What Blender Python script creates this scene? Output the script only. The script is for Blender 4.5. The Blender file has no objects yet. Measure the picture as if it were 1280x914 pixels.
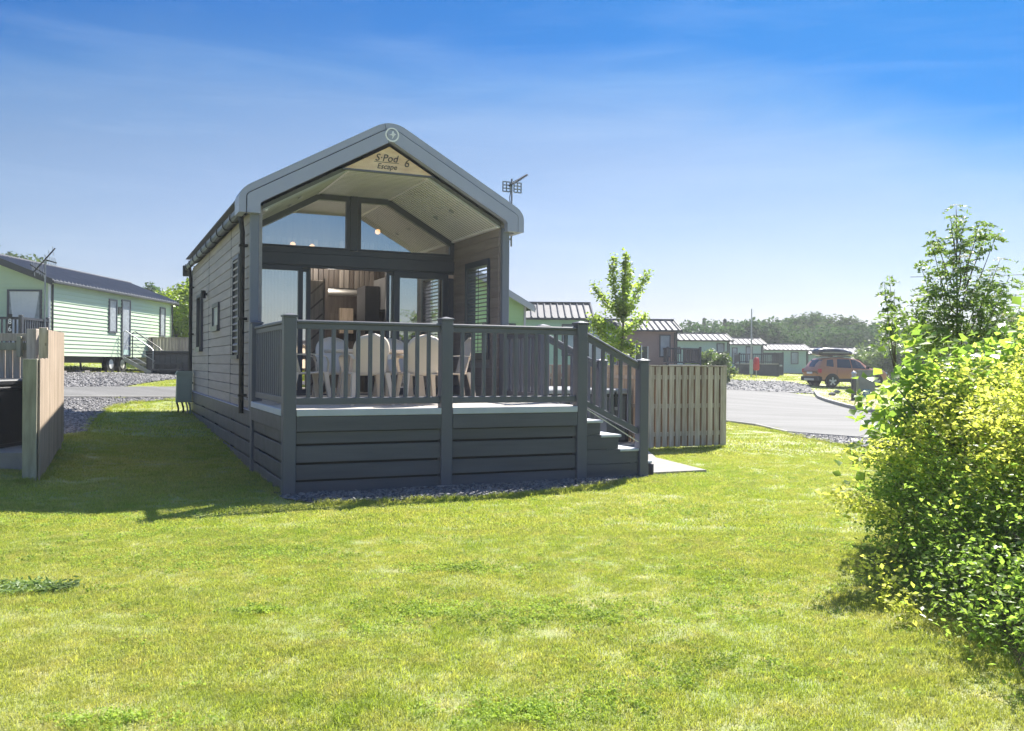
import bpy, bmesh, math, random
import numpy as np
from mathutils import Vector, Matrix, Euler
R = math.radians
random.seed(7); RNG = np.random.default_rng(7)
SC = bpy.context.scene
COL = SC.collection

# ------------------------------------------------------------------ camera
EYE = 1.55
cam_d = bpy.data.cameras.new('camera'); cam = bpy.data.objects.new('camera', cam_d); COL.objects.link(cam)
cam_d.sensor_width = 36; cam_d.lens = 36 * 1140 / 1280
cam_d.clip_start = .05; cam_d.clip_end = 3000
cam.matrix_world = Matrix.Translation((0, 0, EYE)) @ Matrix.Rotation(R(90 - .075), 4, 'X') @ Matrix.Rotation(.0083, 4, 'Z')
SC.camera = cam
SC.render.resolution_x = 1024; SC.render.resolution_y = 731

# ------------------------------------------------------------------ world, sun, exposure
SUN_AZ = math.atan2(.447, .894); SUN_EL = R(45.5)
w = bpy.data.worlds.new('World'); SC.world = w; w.use_nodes = True
nt = w.node_tree; N = nt.nodes; Lk = nt.links
for n in list(N): N.remove(n)
def wn(t, **k):
    n = N.new(t)
    for a, b in k.items(): setattr(n, a, b)
    return n
sky = wn('ShaderNodeTexSky'); sky.sky_type = 'NISHITA'; sky.sun_disc = False
sky.sun_elevation = SUN_EL; sky.sun_rotation = SUN_AZ
sky.air_density = 1.0; sky.dust_density = .6; sky.ozone_density = 3.0; sky.altitude = 0
tc = wn('ShaderNodeTexCoord'); sep = wn('ShaderNodeSeparateXYZ'); Lk.new(tc.outputs['Generated'], sep.inputs[0])
# the deep blue of the upper sky gives way along a slanting line to a pale veil of high cloud
tq = wn('ShaderNodeMath', operation='MULTIPLY_ADD'); Lk.new(sep.outputs['X'], tq.inputs[0]); tq.inputs[1].default_value = .20; tq.inputs[2].default_value = .08
tl = wn('ShaderNodeMath', operation='MULTIPLY_ADD'); Lk.new(sep.outputs['X'], tl.inputs[0]); Lk.new(tq.outputs[0], tl.inputs[1]); Lk.new(sep.outputs['Z'], tl.inputs[2])
mpw = wn('ShaderNodeMapping'); mpw.inputs['Scale'].default_value = (2.2, 2.2, 7); mpw.inputs['Rotation'].default_value = (0, R(-9), 0); Lk.new(tc.outputs['Generated'], mpw.inputs[0])
nw = wn('ShaderNodeTexNoise'); nw.inputs['Scale'].default_value = 1.3; nw.inputs['Detail'].default_value = 3; Lk.new(mpw.outputs[0], nw.inputs['Vector'])
tw = wn('ShaderNodeMath', operation='MULTIPLY_ADD'); Lk.new(nw.outputs[0], tw.inputs[0]); tw.inputs[1].default_value = .09; Lk.new(tl.outputs[0], tw.inputs[2])
ramp = wn('ShaderNodeValToRGB'); Lk.new(tw.outputs[0], ramp.inputs[0])
cr = ramp.color_ramp; cr.elements[0].position = 0.0; cr.elements[0].color = (.36, .375, .55, 1)
cr.elements[1].position = .70; cr.elements[1].color = (.78, .88, .98, 1)  # unseen overhead sky set brighter than the blue band, to lift the shade
for p_, c_ in ((.11, (.42, .40, .50, 1)), (.18, (.44, .435, .49, 1)), (.26, (.37, .41, .47, 1)), (.305, (.30, .39, .48, 1)), (.34, (.16, .325, .48, 1)), (.38, (.035, .245, .48, 1)), (.46, (.015, .225, .47, 1))):
    e = cr.elements.new(p_); e.color = c_
mul = wn('ShaderNodeMix', data_type='RGBA', blend_type='MULTIPLY'); mul.inputs[0].default_value = 1
Lk.new(sky.outputs[0], mul.inputs[6]); Lk.new(ramp.outputs[0], mul.inputs[7])
bg = wn('ShaderNodeBackground'); bg.inputs[1].default_value = .0580
wv_m = wn('ShaderNodeMapping'); wv_m.inputs['Scale'].default_value = (1.2, 1.2, 9); wv_m.inputs['Rotation'].default_value = (0, R(-11), 0); Lk.new(tc.outputs['Generated'], wv_m.inputs[0])
wv_n = wn('ShaderNodeTexNoise'); wv_n.inputs['Scale'].default_value = 3.2; wv_n.inputs['Detail'].default_value = 7; wv_n.inputs['Roughness'].default_value = .62; wv_n.inputs['Distortion'].default_value = .6; Lk.new(wv_m.outputs[0], wv_n.inputs['Vector'])
wv_r = wn('ShaderNodeMapRange'); Lk.new(wv_n.outputs[0], wv_r.inputs[0]); wv_r.inputs[1].default_value = .46; wv_r.inputs[2].default_value = .78; wv_r.inputs[3].default_value = 0; wv_r.inputs[4].default_value = .09
wv = wn('ShaderNodeMix', data_type='RGBA'); Lk.new(wv_r.outputs[0], wv.inputs[0]); Lk.new(mul.outputs[2], wv.inputs[6]); wv.inputs[7].default_value = (4.3, 5.1, 6.1, 1)
Lk.new(wv.outputs[2], bg.inputs[0])
wo = wn('ShaderNodeOutputWorld'); Lk.new(bg.outputs[0], wo.inputs[0])
sd = bpy.data.lights.new('sun', 'SUN'); sd.energy = 3.05; sd.angle = R(.55); sd.color = (1, .955, .87)
sun = bpy.data.objects.new('sun', sd); COL.objects.link(sun)
sv = Vector((math.sin(SUN_AZ) * math.cos(SUN_EL), math.cos(SUN_AZ) * math.cos(SUN_EL), math.sin(SUN_EL)))
sun.rotation_euler = sv.to_track_quat('Z', 'Y').to_euler(); sun.location = (20, 40, 45)
SC.view_settings.view_transform = 'Standard'; SC.view_settings.look = 'None'
SC.view_settings.exposure = 1.94; SC.view_settings.gamma = 1
SC.cycles.max_bounces = 8; SC.cycles.transparent_max_bounces = 16
SC.cycles.use_denoising = True

# ------------------------------------------------------------------ materials
MATS = {}
def mat(name, col, rough=.6, metal=0, var=.12, vscale=3., vec=(1, 1, 1), bump=.0, bscale=40., bvec=None, spec=.4, alpha=None, emit=None, perobj=.0, col2=None, coat=0):
    """procedural principled material: base colour broken up by noise, object-space, random offset per object"""
    if name in MATS: return MATS[name]
    m = bpy.data.materials.new(name); m.use_nodes = True; t = m.node_tree; n = t.nodes; l = t.links
    p = n['Principled BSDF']; p.inputs['Roughness'].default_value = rough; p.inputs['Metallic'].default_value = metal
    p.inputs['Specular IOR Level'].default_value = spec
    if coat: p.inputs['Coat Weight'].default_value = coat
    c = n.new('ShaderNodeTexCoord'); oi = n.new('ShaderNodeObjectInfo')
    ad = n.new('ShaderNodeVectorMath'); ad.operation = 'MULTIPLY_ADD'
    l.new(oi.outputs['Random'], ad.inputs[0]); ad.inputs[1].default_value = (37, 53, 71); l.new(c.outputs['Object'], ad.inputs[2])
    mpn = n.new('ShaderNodeMapping'); mpn.inputs['Scale'].default_value = vec; l.new(ad.outputs[0], mpn.inputs[0])
    nzn = n.new('ShaderNodeTexNoise'); nzn.inputs['Scale'].default_value = vscale; nzn.inputs['Detail'].default_value = 5; nzn.inputs['Roughness'].default_value = .6
    l.new(mpn.outputs[0], nzn.inputs['Vector'])
    rp = n.new('ShaderNodeValToRGB'); l.new(nzn.outputs[0], rp.inputs[0])
    a = [max(0, x * (1 - var)) for x in col]; b = [min(1, x * (1 + var)) for x in (col2 or col)]
    rp.color_ramp.elements[0].position = .3; rp.color_ramp.elements[0].color = (*a, 1)
    rp.color_ramp.elements[1].position = .7; rp.color_ramp.elements[1].color = (*b, 1)
    out = rp.outputs[0]
    if perobj:
        mr = n.new('ShaderNodeMapRange'); l.new(oi.outputs['Random'], mr.inputs[0]); mr.inputs[3].default_value = 1 - perobj; mr.inputs[4].default_value = 1 + perobj
        sc_ = n.new('ShaderNodeVectorMath'); sc_.operation = 'SCALE'; l.new(out, sc_.inputs[0]); l.new(mr.outputs[0], sc_.inputs[3]); out = sc_.outputs[0]
    l.new(out, p.inputs['Base Color'])
    if bump:
        mb = n.new('ShaderNodeMapping'); mb.inputs['Scale'].default_value = bvec or vec; l.new(ad.outputs[0], mb.inputs[0])
        nb = n.new('ShaderNodeTexNoise'); nb.inputs['Scale'].default_value = bscale; nb.inputs['Detail'].default_value = 4; l.new(mb.outputs[0], nb.inputs['Vector'])
        bp = n.new('ShaderNodeBump'); bp.inputs['Strength'].default_value = bump; bp.inputs['Distance'].default_value = .01
        l.new(nb.outputs[0], bp.inputs['Height']); l.new(bp.outputs[0], p.inputs['Normal'])
    if emit: p.inputs['Emission Color'].default_value = (*emit[0], 1); p.inputs['Emission Strength'].default_value = emit[1]
    MATS[name] = m; return m

def glass(name, tint=(.8, .85, .88), refl=.25, rough=.02, seethru=.8):
    if name in MATS: return MATS[name]
    m = bpy.data.materials.new(name); m.use_nodes = True; t = m.node_tree; n = t.nodes; l = t.links
    n.remove(n['Principled BSDF']); o = n['Material Output']
    tr = n.new('ShaderNodeBsdfTransparent'); tr.inputs[0].default_value = (*[x * seethru for x in tint], 1)
    gl = n.new('ShaderNodeBsdfGlossy'); gl.inputs['Roughness'].default_value = rough; gl.inputs[0].default_value = (.98, .94, .87, 1)
    fr = n.new('ShaderNodeLayerWeight'); fr.inputs[0].default_value = .35
    mr = n.new('ShaderNodeMapRange'); l.new(fr.outputs['Fresnel'], mr.inputs[0]); mr.inputs[3].default_value = refl; mr.inputs[4].default_value = 1
    tcn = n.new('ShaderNodeTexCoord'); nn = n.new('ShaderNodeTexNoise'); nn.inputs['Scale'].default_value = .9; l.new(tcn.outputs['Object'], nn.inputs['Vector'])
    bp = n.new('ShaderNodeBump'); bp.inputs['Strength'].default_value = .02; l.new(nn.outputs[0], bp.inputs['Height']); l.new(bp.outputs[0], gl.inputs['Normal'])
    mx = n.new('ShaderNodeMixShader'); l.new(mr.outputs[0], mx.inputs[0]); l.new(tr.outputs[0], mx.inputs[1]); l.new(gl.outputs[0], mx.inputs[2])
    l.new(mx.outputs[0], o.inputs[0]); MATS[name] = m; return m

def leafmat(name, c1, c2, trans=.45, rough=.45, spec=.35, hl=None):
    """leaf colour varies from leaf to leaf; light passes through the blade"""
    if name in MATS: return MATS[name]
    m = bpy.data.materials.new(name); m.use_nodes = True; t = m.node_tree; n = t.nodes; l = t.links
    p = n['Principled BSDF']; p.inputs['Roughness'].default_value = rough; p.inputs['Specular IOR Level'].default_value = spec
    g = n.new('ShaderNodeNewGeometry'); rp = n.new('ShaderNodeValToRGB'); l.new(g.outputs['Random Per Island'], rp.inputs[0])
    rp.color_ramp.elements[0].color = (*c1, 1); rp.color_ramp.elements[1].color = (*c2, 1)
    if hl: e = rp.color_ramp.elements.new(.93); e.color = (*c2, 1); rp.color_ramp.elements[-1].color = (*hl, 1)
    # broad drifts of older and younger growth
    nn = n.new('ShaderNodeTexNoise'); nn.inputs['Scale'].default_value = 1.6; l.new(g.outputs['Position'], nn.inputs['Vector'])
    mr = n.new('ShaderNodeMapRange'); mr.inputs[1].default_value = .3; mr.inputs[2].default_value = .7; mr.inputs[3].default_value = .72; mr.inputs[4].default_value = 1.2; l.new(nn.outputs[0], mr.inputs[0])
    s = n.new('ShaderNodeVectorMath'); s.operation = 'SCALE'; l.new(rp.outputs[0], s.inputs[0]); l.new(mr.outputs[0], s.inputs[3])
    l.new(s.outputs[0], p.inputs['Base Color'])
    tr = n.new('ShaderNodeBsdfTranslucent')
    s2 = n.new('ShaderNodeVectorMath'); s2.operation = 'MULTIPLY'; l.new(s.outputs[0], s2.inputs[0]); s2.inputs[1].default_value = (1.8, 1.75, 1.25); l.new(s2.outputs[0], tr.inputs[0])
    mx = n.new('ShaderNodeMixShader'); mx.inputs[0].default_value = trans; l.new(p.outputs[0], mx.inputs[1]); l.new(tr.outputs[0], mx.inputs[2])
    l.new(mx.outputs[0], n['Material Output'].inputs[0]); MATS[name] = m; return m

ANTH = mat('anthracite_plastic', (.130, .132, .162), .45, var=.08, vscale=1.2, bump=.08, bscale=60, bvec=(.1, 1, 1))
ANTHB = mat('anthracite_board', (.098, .100, .121), .5, var=.24, vscale=1.8, vec=(.2, 2, 2), bump=.25, bscale=25, bvec=(.15, 3, 3), perobj=.1)
CTRIM = mat('slate_corner_trim', (.205, .215, .26), .45, var=.06, vscale=.8)
INB = mat('brown_shaded_inner_fence_board', (.24, .155, .10), .8, var=.2, vscale=4, vec=(6, 6, .5))  # back boards coloured darker to stand in for the shade in the slots
TRIM = mat('slate_grey_trim', (.42, .43, .55), .38, var=.05, vscale=.8)
CLAD = mat('embossed_brown_grey_cladding', (.375, .335, .32), .5, var=.16, vscale=4, vec=(3, .25, 3), bump=.5, bscale=14, bvec=(5, .4, 6), perobj=.06, spec=.55)
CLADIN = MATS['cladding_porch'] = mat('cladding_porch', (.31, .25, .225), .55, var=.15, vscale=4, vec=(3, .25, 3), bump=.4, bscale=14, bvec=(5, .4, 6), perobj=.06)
BLACK = mat('black_plastic', (.016, .017, .019), .4, var=.1)
UPVC = mat('window_frame_grey', (.070, .075, .095), .35, var=.05)
SOFF = mat('cream_soffit_board', (.97, .90, .90), .5, var=.05, vscale=2)
GROOVE = mat('soffit_backing', (.12, .12, .11), .8)
DECKB = mat('pale_composite_deck_board', (.50, .46, .41), .7, var=.12, vscale=5, vec=(.3, 3, 3), bump=.2, perobj=.05)
NOSE = mat('pale_grey_nosing', (.56, .58, .66), .5, var=.06)
SIGNW = mat('pale_wood_sign', (.94, .60, .37), .5, var=.2, vscale=3, vec=(1, 1, 4), col2=(.90, .62, .42))
WHITE = mat('white_plastic', (.78, .78, .78), .4, var=.03)
CREAM = mat('cream_resin_chair', (.74, .63, .51), .45, var=.05, vscale=2)
WOODD = mat('dark_wood_panel', (.10, .08, .066), .5, var=.35, vscale=5, vec=(4, 4, .3), perobj=.2)
WOODM = mat('grey_oak_panel', (.22, .19, .165), .5, var=.3, vscale=5, vec=(4, 4, .3), perobj=.2)
GLOSSD = mat('dark_cupboard', (.06, .058, .06), .75)
GREYC = mat('grey_cupboard', (.22, .22, .22), .4)
IWALL = mat('interior_paint', (.5, .48, .44), .7)
FENCE = mat('fresh_fence_board', (.42, .32, .225), .75, var=.2, vscale=4, vec=(6, 6, .5), bump=.3, bscale=20, bvec=(8, 8, .5), perobj=.12, col2=(.45, .36, .28))
FENCEG = mat('weathered_fence_board', (.52, .40, .30), .8, var=.25, vscale=4, vec=(6, 6, .5), bump=.4, bscale=20, bvec=(8, 8, .5), perobj=.18, col2=(.53, .46, .39))
POSTG = mat('treated_timber_post', (.36, .34, .25), .8, var=.3, vscale=3, vec=(4, 4, .6), bump=.3)
CONC = mat('concrete_slab', (.29, .27, .25), .85, var=.1, vscale=6, bump=.2)
TUBB = mat('black_tub_panel', (.02, .022, .025), .35, var=.2)
TUBG = mat('grey_tub_panel', (.07, .075, .085), .5, var=.2, vscale=5, vec=(1, 1, 6), perobj=.1)
TUBC = mat('tub_cover_vinyl', (.03, .032, .036), .45, var=.2)
COVERL = mat('pale_tub_cover', (.33, .34, .36), .4, var=.1)
GREENC = mat('pale_green_cladding', (.55, .66, .48), .5, var=.03, vscale=1)
SAGE = mat('sage_green_cladding', (.45, .60, .55), .5, var=.05, vscale=1)
SAGE2 = mat('light_sage_cladding', (.42, .58, .47), .5, var=.05, vscale=1)
BROWNC = mat('brown_cladding', (.38, .255, .21), .55, var=.08, vscale=1)
LILAC = mat('pale_lilac_grey_cladding', (.45, .45, .52), .55, var=.05)
ROOFG = mat('light_metal_roof_tile', (.16, .155, .16), .65, var=.1, vscale=2)
ROOFD = mat('dark_metal_roof_tile', (.20, .20, .22), .5, var=.1, vscale=2)
GUTT = mat('dark_gutter_plastic', (.05, .054, .06), .35, var=.15)
STEEL = mat('galvanised_steel', (.45, .46, .47), .35, metal=.8, var=.1)
ALU = mat('dull_aluminium', (.30, .31, .32), .45, metal=.5, var=.15)
RUBBER = mat('tyre_rubber', (.02, .02, .021), .8)
CURT = mat('white_curtain', (.74, .74, .76), .8, var=.05)
GREENBOX = mat('grey_green_meter_box', (.30, .36, .31), .5, var=.08)
ORANGE = mat('bronze_orange_car_paint', (.46, .185, .07), .3, metal=.1, var=.03, coat=.6)
REDP = mat('dusty_red_car_paint', (.42, .12, .09), .3, metal=.1, var=.03, coat=.5)
CARBLK = mat('car_black_plastic', (.03, .031, .034), .6)
CARGL = mat('car_window_glass', (.02, .027, .035), .06, var=0, spec=.8)
SILV = mat('silver_plastic', (.5, .51, .53), .35, metal=.5)
REDX = mat('red_cover', (.55, .03, .03), .5)
BLUE = mat('blue_sign_face', (.04, .17, .27), .5, var=.05)
TEXTW = mat('white_lettering', (.95, .93, .95), .5, var=0)
TEXTD = mat('dark_brown_lettering', (.07, .055, .05), .5, var=0)
BARK = mat('grey_brown_bark', (.13, .105, .08), .85, var=.3, vscale=12, bump=.5)
SLATE = mat('slate_chippings', (.17, .17, .185), .75, var=.35, vscale=9)
SHED = mat('far_grey_roof', (.40, .40, .38), .7, var=.08)
GLD = glass('dark_window_glass', (.25, .3, .33), .30, seethru=.6)
GLR = glass('reflective_gable_glass', (.8, .85, .88), .68, seethru=.75)
GLC = glass('clear_door_glass', (.9, .94, .95), .62, seethru=.9)
WINF = mat('far_window_pane', (.30, .36, .42), .12, var=.3, vscale=1, spec=.7)
FROST = mat('obscured_window_pane', (.34, .37, .40), .3, var=.3, vscale=9)
BULB = mat('lit_warm_bulb', (.9, .7, .4), .4, emit=((1, .50, .20), 1.6))

# ------------------------------------------------------------------ helpers
def reg(name, me, m=None, parent=None, loc=(0, 0, 0), rot=(0, 0, 0), kind=None, label=None):
    o = bpy.data.objects.new(name, me); COL.objects.link(o)
    if m and me and not me.materials: me.materials.append(m)
    o.location = loc; o.rotation_euler = rot
    if parent: o.parent = parent
    if kind: o['kind'] = kind
    if label: o['label'] = label
    return o
def thing(name, label, cat, loc=(0, 0, 0), rz=0, group=None):
    o = bpy.data.objects.new(name, None); COL.objects.link(o); o.empty_display_size = .2
    o.location = loc; o.rotation_euler = (0, 0, rz); o['label'] = label; o['category'] = cat
    if group: o['group'] = group
    return o
def tag(o, label, cat, group=None):
    o['label'] = label; o['category'] = cat
    if group: o['group'] = group
    return o
BOXC = {}
def boxmesh(sx, sy, sz, m, bev):
    k = (round(sx, 3), round(sy, 3), round(sz, 3), m.name, bev)
    if k in BOXC: return BOXC[k]
    bm = bmesh.new(); bmesh.ops.create_cube(bm, size=1)
    bmesh.ops.scale(bm, vec=(sx, sy, sz), verts=bm.verts)
    if bev and min(sx, sy, sz) > bev * 2.5: bmesh.ops.bevel(bm, geom=bm.edges[:], offset=bev, segments=1, affect='EDGES')
    me = bpy.data.meshes.new('box'); bm.to_mesh(me); bm.free(); me.materials.append(m); BOXC[k] = me
    return me
def bx(name, par, m, x0, x1, y0, y1, z0, z1, bev=.004, rot=(0, 0, 0), **k):
    x0, x1 = min(x0, x1), max(x0, x1); y0, y1 = min(y0, y1), max(y0, y1); z0, z1 = min(z0, z1), max(z0, z1)
    return reg(name, boxmesh(x1 - x0, y1 - y0, z1 - z0, m, bev), None, par, ((x0 + x1) / 2, (y0 + y1) / 2, (z0 + z1) / 2), rot, **k)
def bar(name, par, m, p, q, w_, h_, bev=.004, **k):
    """box-section bar from p to q; w_ sideways, h_ in the upright plane"""
    p, q = Vector(p), Vector(q); d = q - p; L = d.length
    rot = d.to_track_quat('X', 'Z').to_euler()
    return reg(name, boxmesh(L, w_, h_, m, bev), None, par, (p + q) / 2, rot, **k)
class MB:
    def __init__(s): s.v = []; s.f = []
    def add(s, vs, fs):
        b = len(s.v); s.v += [tuple(x) for x in vs]; s.f += [tuple(i + b for i in f) for f in fs]; return s
    def box(s, x0, x1, y0, y1, z0, z1):
        return s.add([(x0, y0, z0), (x1, y0, z0), (x1, y1, z0), (x0, y1, z0), (x0, y0, z1), (x1, y0, z1), (x1, y1, z1), (x0, y1, z1)],
                     [(0, 3, 2, 1), (4, 5, 6, 7), (0, 1, 5, 4), (1, 2, 6, 5), (2, 3, 7, 6), (3, 0, 4, 7)])
    def tube(s, pts, rad, n=8, cap=True):
        pts = [Vector(p) for p in pts]; rad = rad if hasattr(rad, '__len__') else [rad] * len(pts)
        rings = []; up = None
        for i, p in enumerate(pts):
            d = (pts[min(i + 1, len(pts) - 1)] - pts[max(i - 1, 0)]).normalized()
            a = d.cross(Vector((0, 0, 1)) if abs(d.z) < .9 else Vector((1, 0, 0))).normalized() if up is None else (up - d * up.dot(d)).normalized()
            up = a; b = d.cross(a)
            rings.append([p + (a * math.cos(t) + b * math.sin(t)) * rad[i] for t in [2 * math.pi * k / n for k in range(n)]])
        vs = [x for r in rings for x in r]; fs = []
        for i in range(len(pts) - 1):
            for k in range(n):
                fs.append((i * n + k, i * n + (k + 1) % n, (i + 1) * n + (k + 1) % n, (i + 1) * n + k))
        if cap: fs.append(tuple(range(n - 1, -1, -1))); fs.append(tuple((len(pts) - 1) * n + k for k in range(n)))
        return s.add(vs, fs)
    def prism(s, poly, axis, a, b):
        """poly of (p, q) extruded along axis ('x' -> (y,z); 'y' -> (x,z); 'z' -> (x,y)) from a to b"""
        def P(p, t): return {'x': (t, p[0], p[1]), 'y': (p[0], t, p[1]), 'z': (p[0], p[1], t)}[axis]
        n = len(poly); vs = [P(p, a) for p in poly] + [P(p, b) for p in poly]
        fs = [tuple(range(n)), tuple(range(2 * n - 1, n - 1, -1))] + [(i, i + n, (i + 1) % n + n, (i + 1) % n) for i in range(n)]
        return s.add(vs, fs)
    def lathe(s, prof, n=20, c=(0, 0, 0)):
        vs = []; fs = []
        for r_, z_ in prof:
            for k in range(n):
                t = 2 * math.pi * k / n; vs.append((c[0] + r_ * math.cos(t), c[1] + r_ * math.sin(t), c[2] + z_))
        for i in range(len(prof) - 1):
            for k in range(n): fs.append((i * n + k, i * n + (k + 1) % n, (i + 1) * n + (k + 1) % n, (i + 1) * n + k))
        return s.add(vs, fs)
    def grid(s, P):
        """P[i][j] points"""
        a, b = len(P), len(P[0]); vs = [p for r_ in P for p in r_]
        return s.add(vs, [(i * b + j, i * b + j + 1, (i + 1) * b + j + 1, (i + 1) * b + j) for i in range(a - 1) for j in range(b - 1)])
    def build(s, name, m, par=None, smooth=False, loc=(0, 0, 0), rot=(0, 0, 0), fix=True, **k):
        me = bpy.data.meshes.new(name); me.from_pydata(s.v, [], s.f); me.update()
        if fix:
            bm = bmesh.new(); bm.from_mesh(me); bmesh.ops.recalc_face_normals(bm, faces=bm.faces); bm.to_mesh(me); bm.free()
        if smooth:
            me.shade_smooth() if smooth is True else me.shade_smooth()
            if smooth == 'auto':
                try: me.set_sharp_from_angle(angle=R(35))
                except Exception: pass
        return reg(name, me, m, par, loc, rot, **k)
def npmesh(name, V, quads, m, par=None, smooth=False, **k):
    me = bpy.data.meshes.new(name); nv = len(V); nf = len(quads); c = quads.shape[1]
    me.vertices.add(nv); me.vertices.foreach_set('co', V.astype(np.float32).ravel())
    me.loops.add(nf * c); me.loops.foreach_set('vertex_index', quads.astype(np.int32).ravel())
    me.polygons.add(nf); me.polygons.foreach_set('loop_start', np.arange(0, nf * c, c, dtype=np.int32))
    if smooth: me.polygons.foreach_set('use_smooth', np.ones(nf, dtype=bool))
    me.update(calc_edges=True); me.validate()
    return reg(name, me, m, par, **k)
def leaf_geo(cent, size, norm=None, aspect=.6, fold=.25, flop=.5):
    """folded leaf blades (two triangles meeting at the midrib) at each centre"""
    n = len(cent); size = np.broadcast_to(size, n)
    d = RNG.normal(size=(n, 3)); d[:, 2] = d[:, 2] * .5 - flop * .4; d /= np.linalg.norm(d, axis=1)[:, None]
    nn = RNG.normal(size=(n, 3)); nn[:, 2] = np.abs(nn[:, 2]) + flop
    if norm is not None: nn += norm * 1.2
    s = np.cross(d, nn); s /= np.linalg.norm(s, axis=1)[:, None] + 1e-9
    up = np.cross(s, d)
    L = size[:, None]; W = L * aspect * .5
    a = cent - d * L * .5; t = cent + d * L * .5; mid = cent - d * L * .05
    l_ = mid + s * W + up * W * fold; r_ = mid - s * W + up * W * fold
    V = np.stack([a, l_, t, r_], 1).reshape(-1, 3)
    i = np.arange(n)[:, None] * 4
    T = np.concatenate([i + [0, 1, 2], i + [0, 2, 3]], 1).reshape(-1, 3)
    return V, T

# ------------------------------------------------------------------ terrain
CP = np.array([(-2.6, 10.7, 0), (.9, 12.3, 0), (2, 13.5, 0), (0, 2, 0), (-4, 6, 0), (5, 5, 0), (2.5, 16.7, 0), (4.2, 17.4, 0), (-6.1, 11.6, 0), (-3.9, 13.4, 0),
               (-7.39, 15, .27), (-7.7, 22, .33), (-14.2, 28, 1.11), (-14.3, 38, 1.15), (-10, 24, .78), (-11, 27.5, .98), (-10.5, 20, .62), (-8, 28, .75), (-14, 16, .6), (-16, 22, .95),
               (6, 25, 0), (6.4, 20.4, 0), (18.2, 49.7, .42), (17, 64, .95), (22, 72, 1.0), (26, 76, 1.0), (7, 45, 1.0), (0, 35, .7), (-5, 30, .5), (2, 22, .1),
               (10, 34, .1), (14, 42, .15), (30, 55, .1), (12, 20, 0), (12, 8, 0), (-12, 6, .1), (-14, 2, .1), (-12, 11, .25), (0, -12, 0), (14, -10, 0), (-14, -10, 0), (45, 60, .2), (30, 30, 0), (35, 5, 0),
               (45, 95, 1.2), (0, 95, 1.8), (-40, 95, 3.0), (-40, 50, 2.6), (-40, 15, 1.6), (-40, -15, .6), (45, -20, 0), (80, 60, .2), (-80, 60, 3), (0, 150, 2), (90, 150, 1.5), (-90, 150, 3)], float)
def _k(r2): return np.where(r2 > 0, .5 * r2 * np.log(r2 + 1e-12), 0)
_n = len(CP); _A = np.zeros((_n + 3, _n + 3)); _d = ((CP[:, None, :2] - CP[None, :, :2]) ** 2).sum(-1)
_A[:_n, :_n] = _k(_d) + np.eye(_n) * 4.0; _A[:_n, _n] = 1; _A[:_n, _n + 1:] = CP[:, :2]; _A[_n, :_n] = 1; _A[_n + 1:, :_n] = CP[:, :2].T
_w = np.linalg.solve(_A, np.append(CP[:, 2], [0, 0, 0]))
def H(x, y):
    x = np.asarray(x, float); y = np.asarray(y, float); xs = np.clip(x, -90, 90); ys = np.clip(y, -25, 150)
    r2 = (xs[..., None] - CP[:, 0]) ** 2 + (ys[..., None] - CP[:, 1]) ** 2
    z = (_k(r2) * _w[:_n]).sum(-1) + _w[_n] + _w[_n + 1] * xs + _w[_n + 2] * ys
    return z
def hz(x, y): return float(H(np.array([x]), np.array([y]))[0])
F_ = 1140.; RO = .0083
def at(px, py, Y):
    """ground-plan point and height that lie Y metres ahead of the tripod in the direction measured as px, py"""
    a = px - 640; b = 455.5 - py
    return Vector(((a * math.cos(RO) - b * math.sin(RO)) / F_ * Y, Y, EYE + (a * math.sin(RO) + b * math.cos(RO)) / F_ * Y))
def gnd(px, py):
    lo, hi = 2., 140.
    ys = np.linspace(lo, hi, 1200); a = px - 640; b = 455.5 - py
    dx = (a * math.cos(RO) - b * math.sin(RO)) / F_; dz = (a * math.sin(RO) + b * math.cos(RO)) / F_
    g = EYE + dz * ys - H(dx * ys, ys); i = int(np.argmax(g < 0)) if (g < 0).any() else len(ys) - 1
    y = ys[i]
    if i: y = ys[i - 1] + (ys[i] - ys[i - 1]) * g[i - 1] / (g[i - 1] - g[i])
    return (dx * y, y)
TH = R(24.31); CU, SU = math.cos(TH), math.sin(TH)
O = Vector((-2.6154, 10.7, 0))
def uv(u, v, z=0): return Vector((O.x + CU * u - SU * v, O.y + SU * u + CU * v, z))

# --- ground sheet
def axis(lo, hi, c0, c1, fine, coarse):
    a = []; x = lo
    while x < hi:
        a.append(x); d = 0 if c0 <= x <= c1 else min(abs(x - c0), abs(x - c1)); x += min(coarse, fine + d * .12)
    a.append(hi); return np.array(a)
gx = axis(-900, 900, -16, 14, .5, 60); gy = axis(-300, 1500, -2, 34, .5, 60)
GX, GY = np.meshgrid(gx, gy, indexing='ij'); GZ = H(GX, GY)
V = np.stack([GX, GY, GZ], -1).reshape(-1, 3); nx, ny = len(gx), len(gy)
idx = (np.arange(nx - 1)[:, None] * ny + np.arange(ny - 1)[None]).reshape(-1, 1)
Q = np.concatenate([idx, idx + ny, idx + ny + 1, idx + 1], 1)

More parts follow.
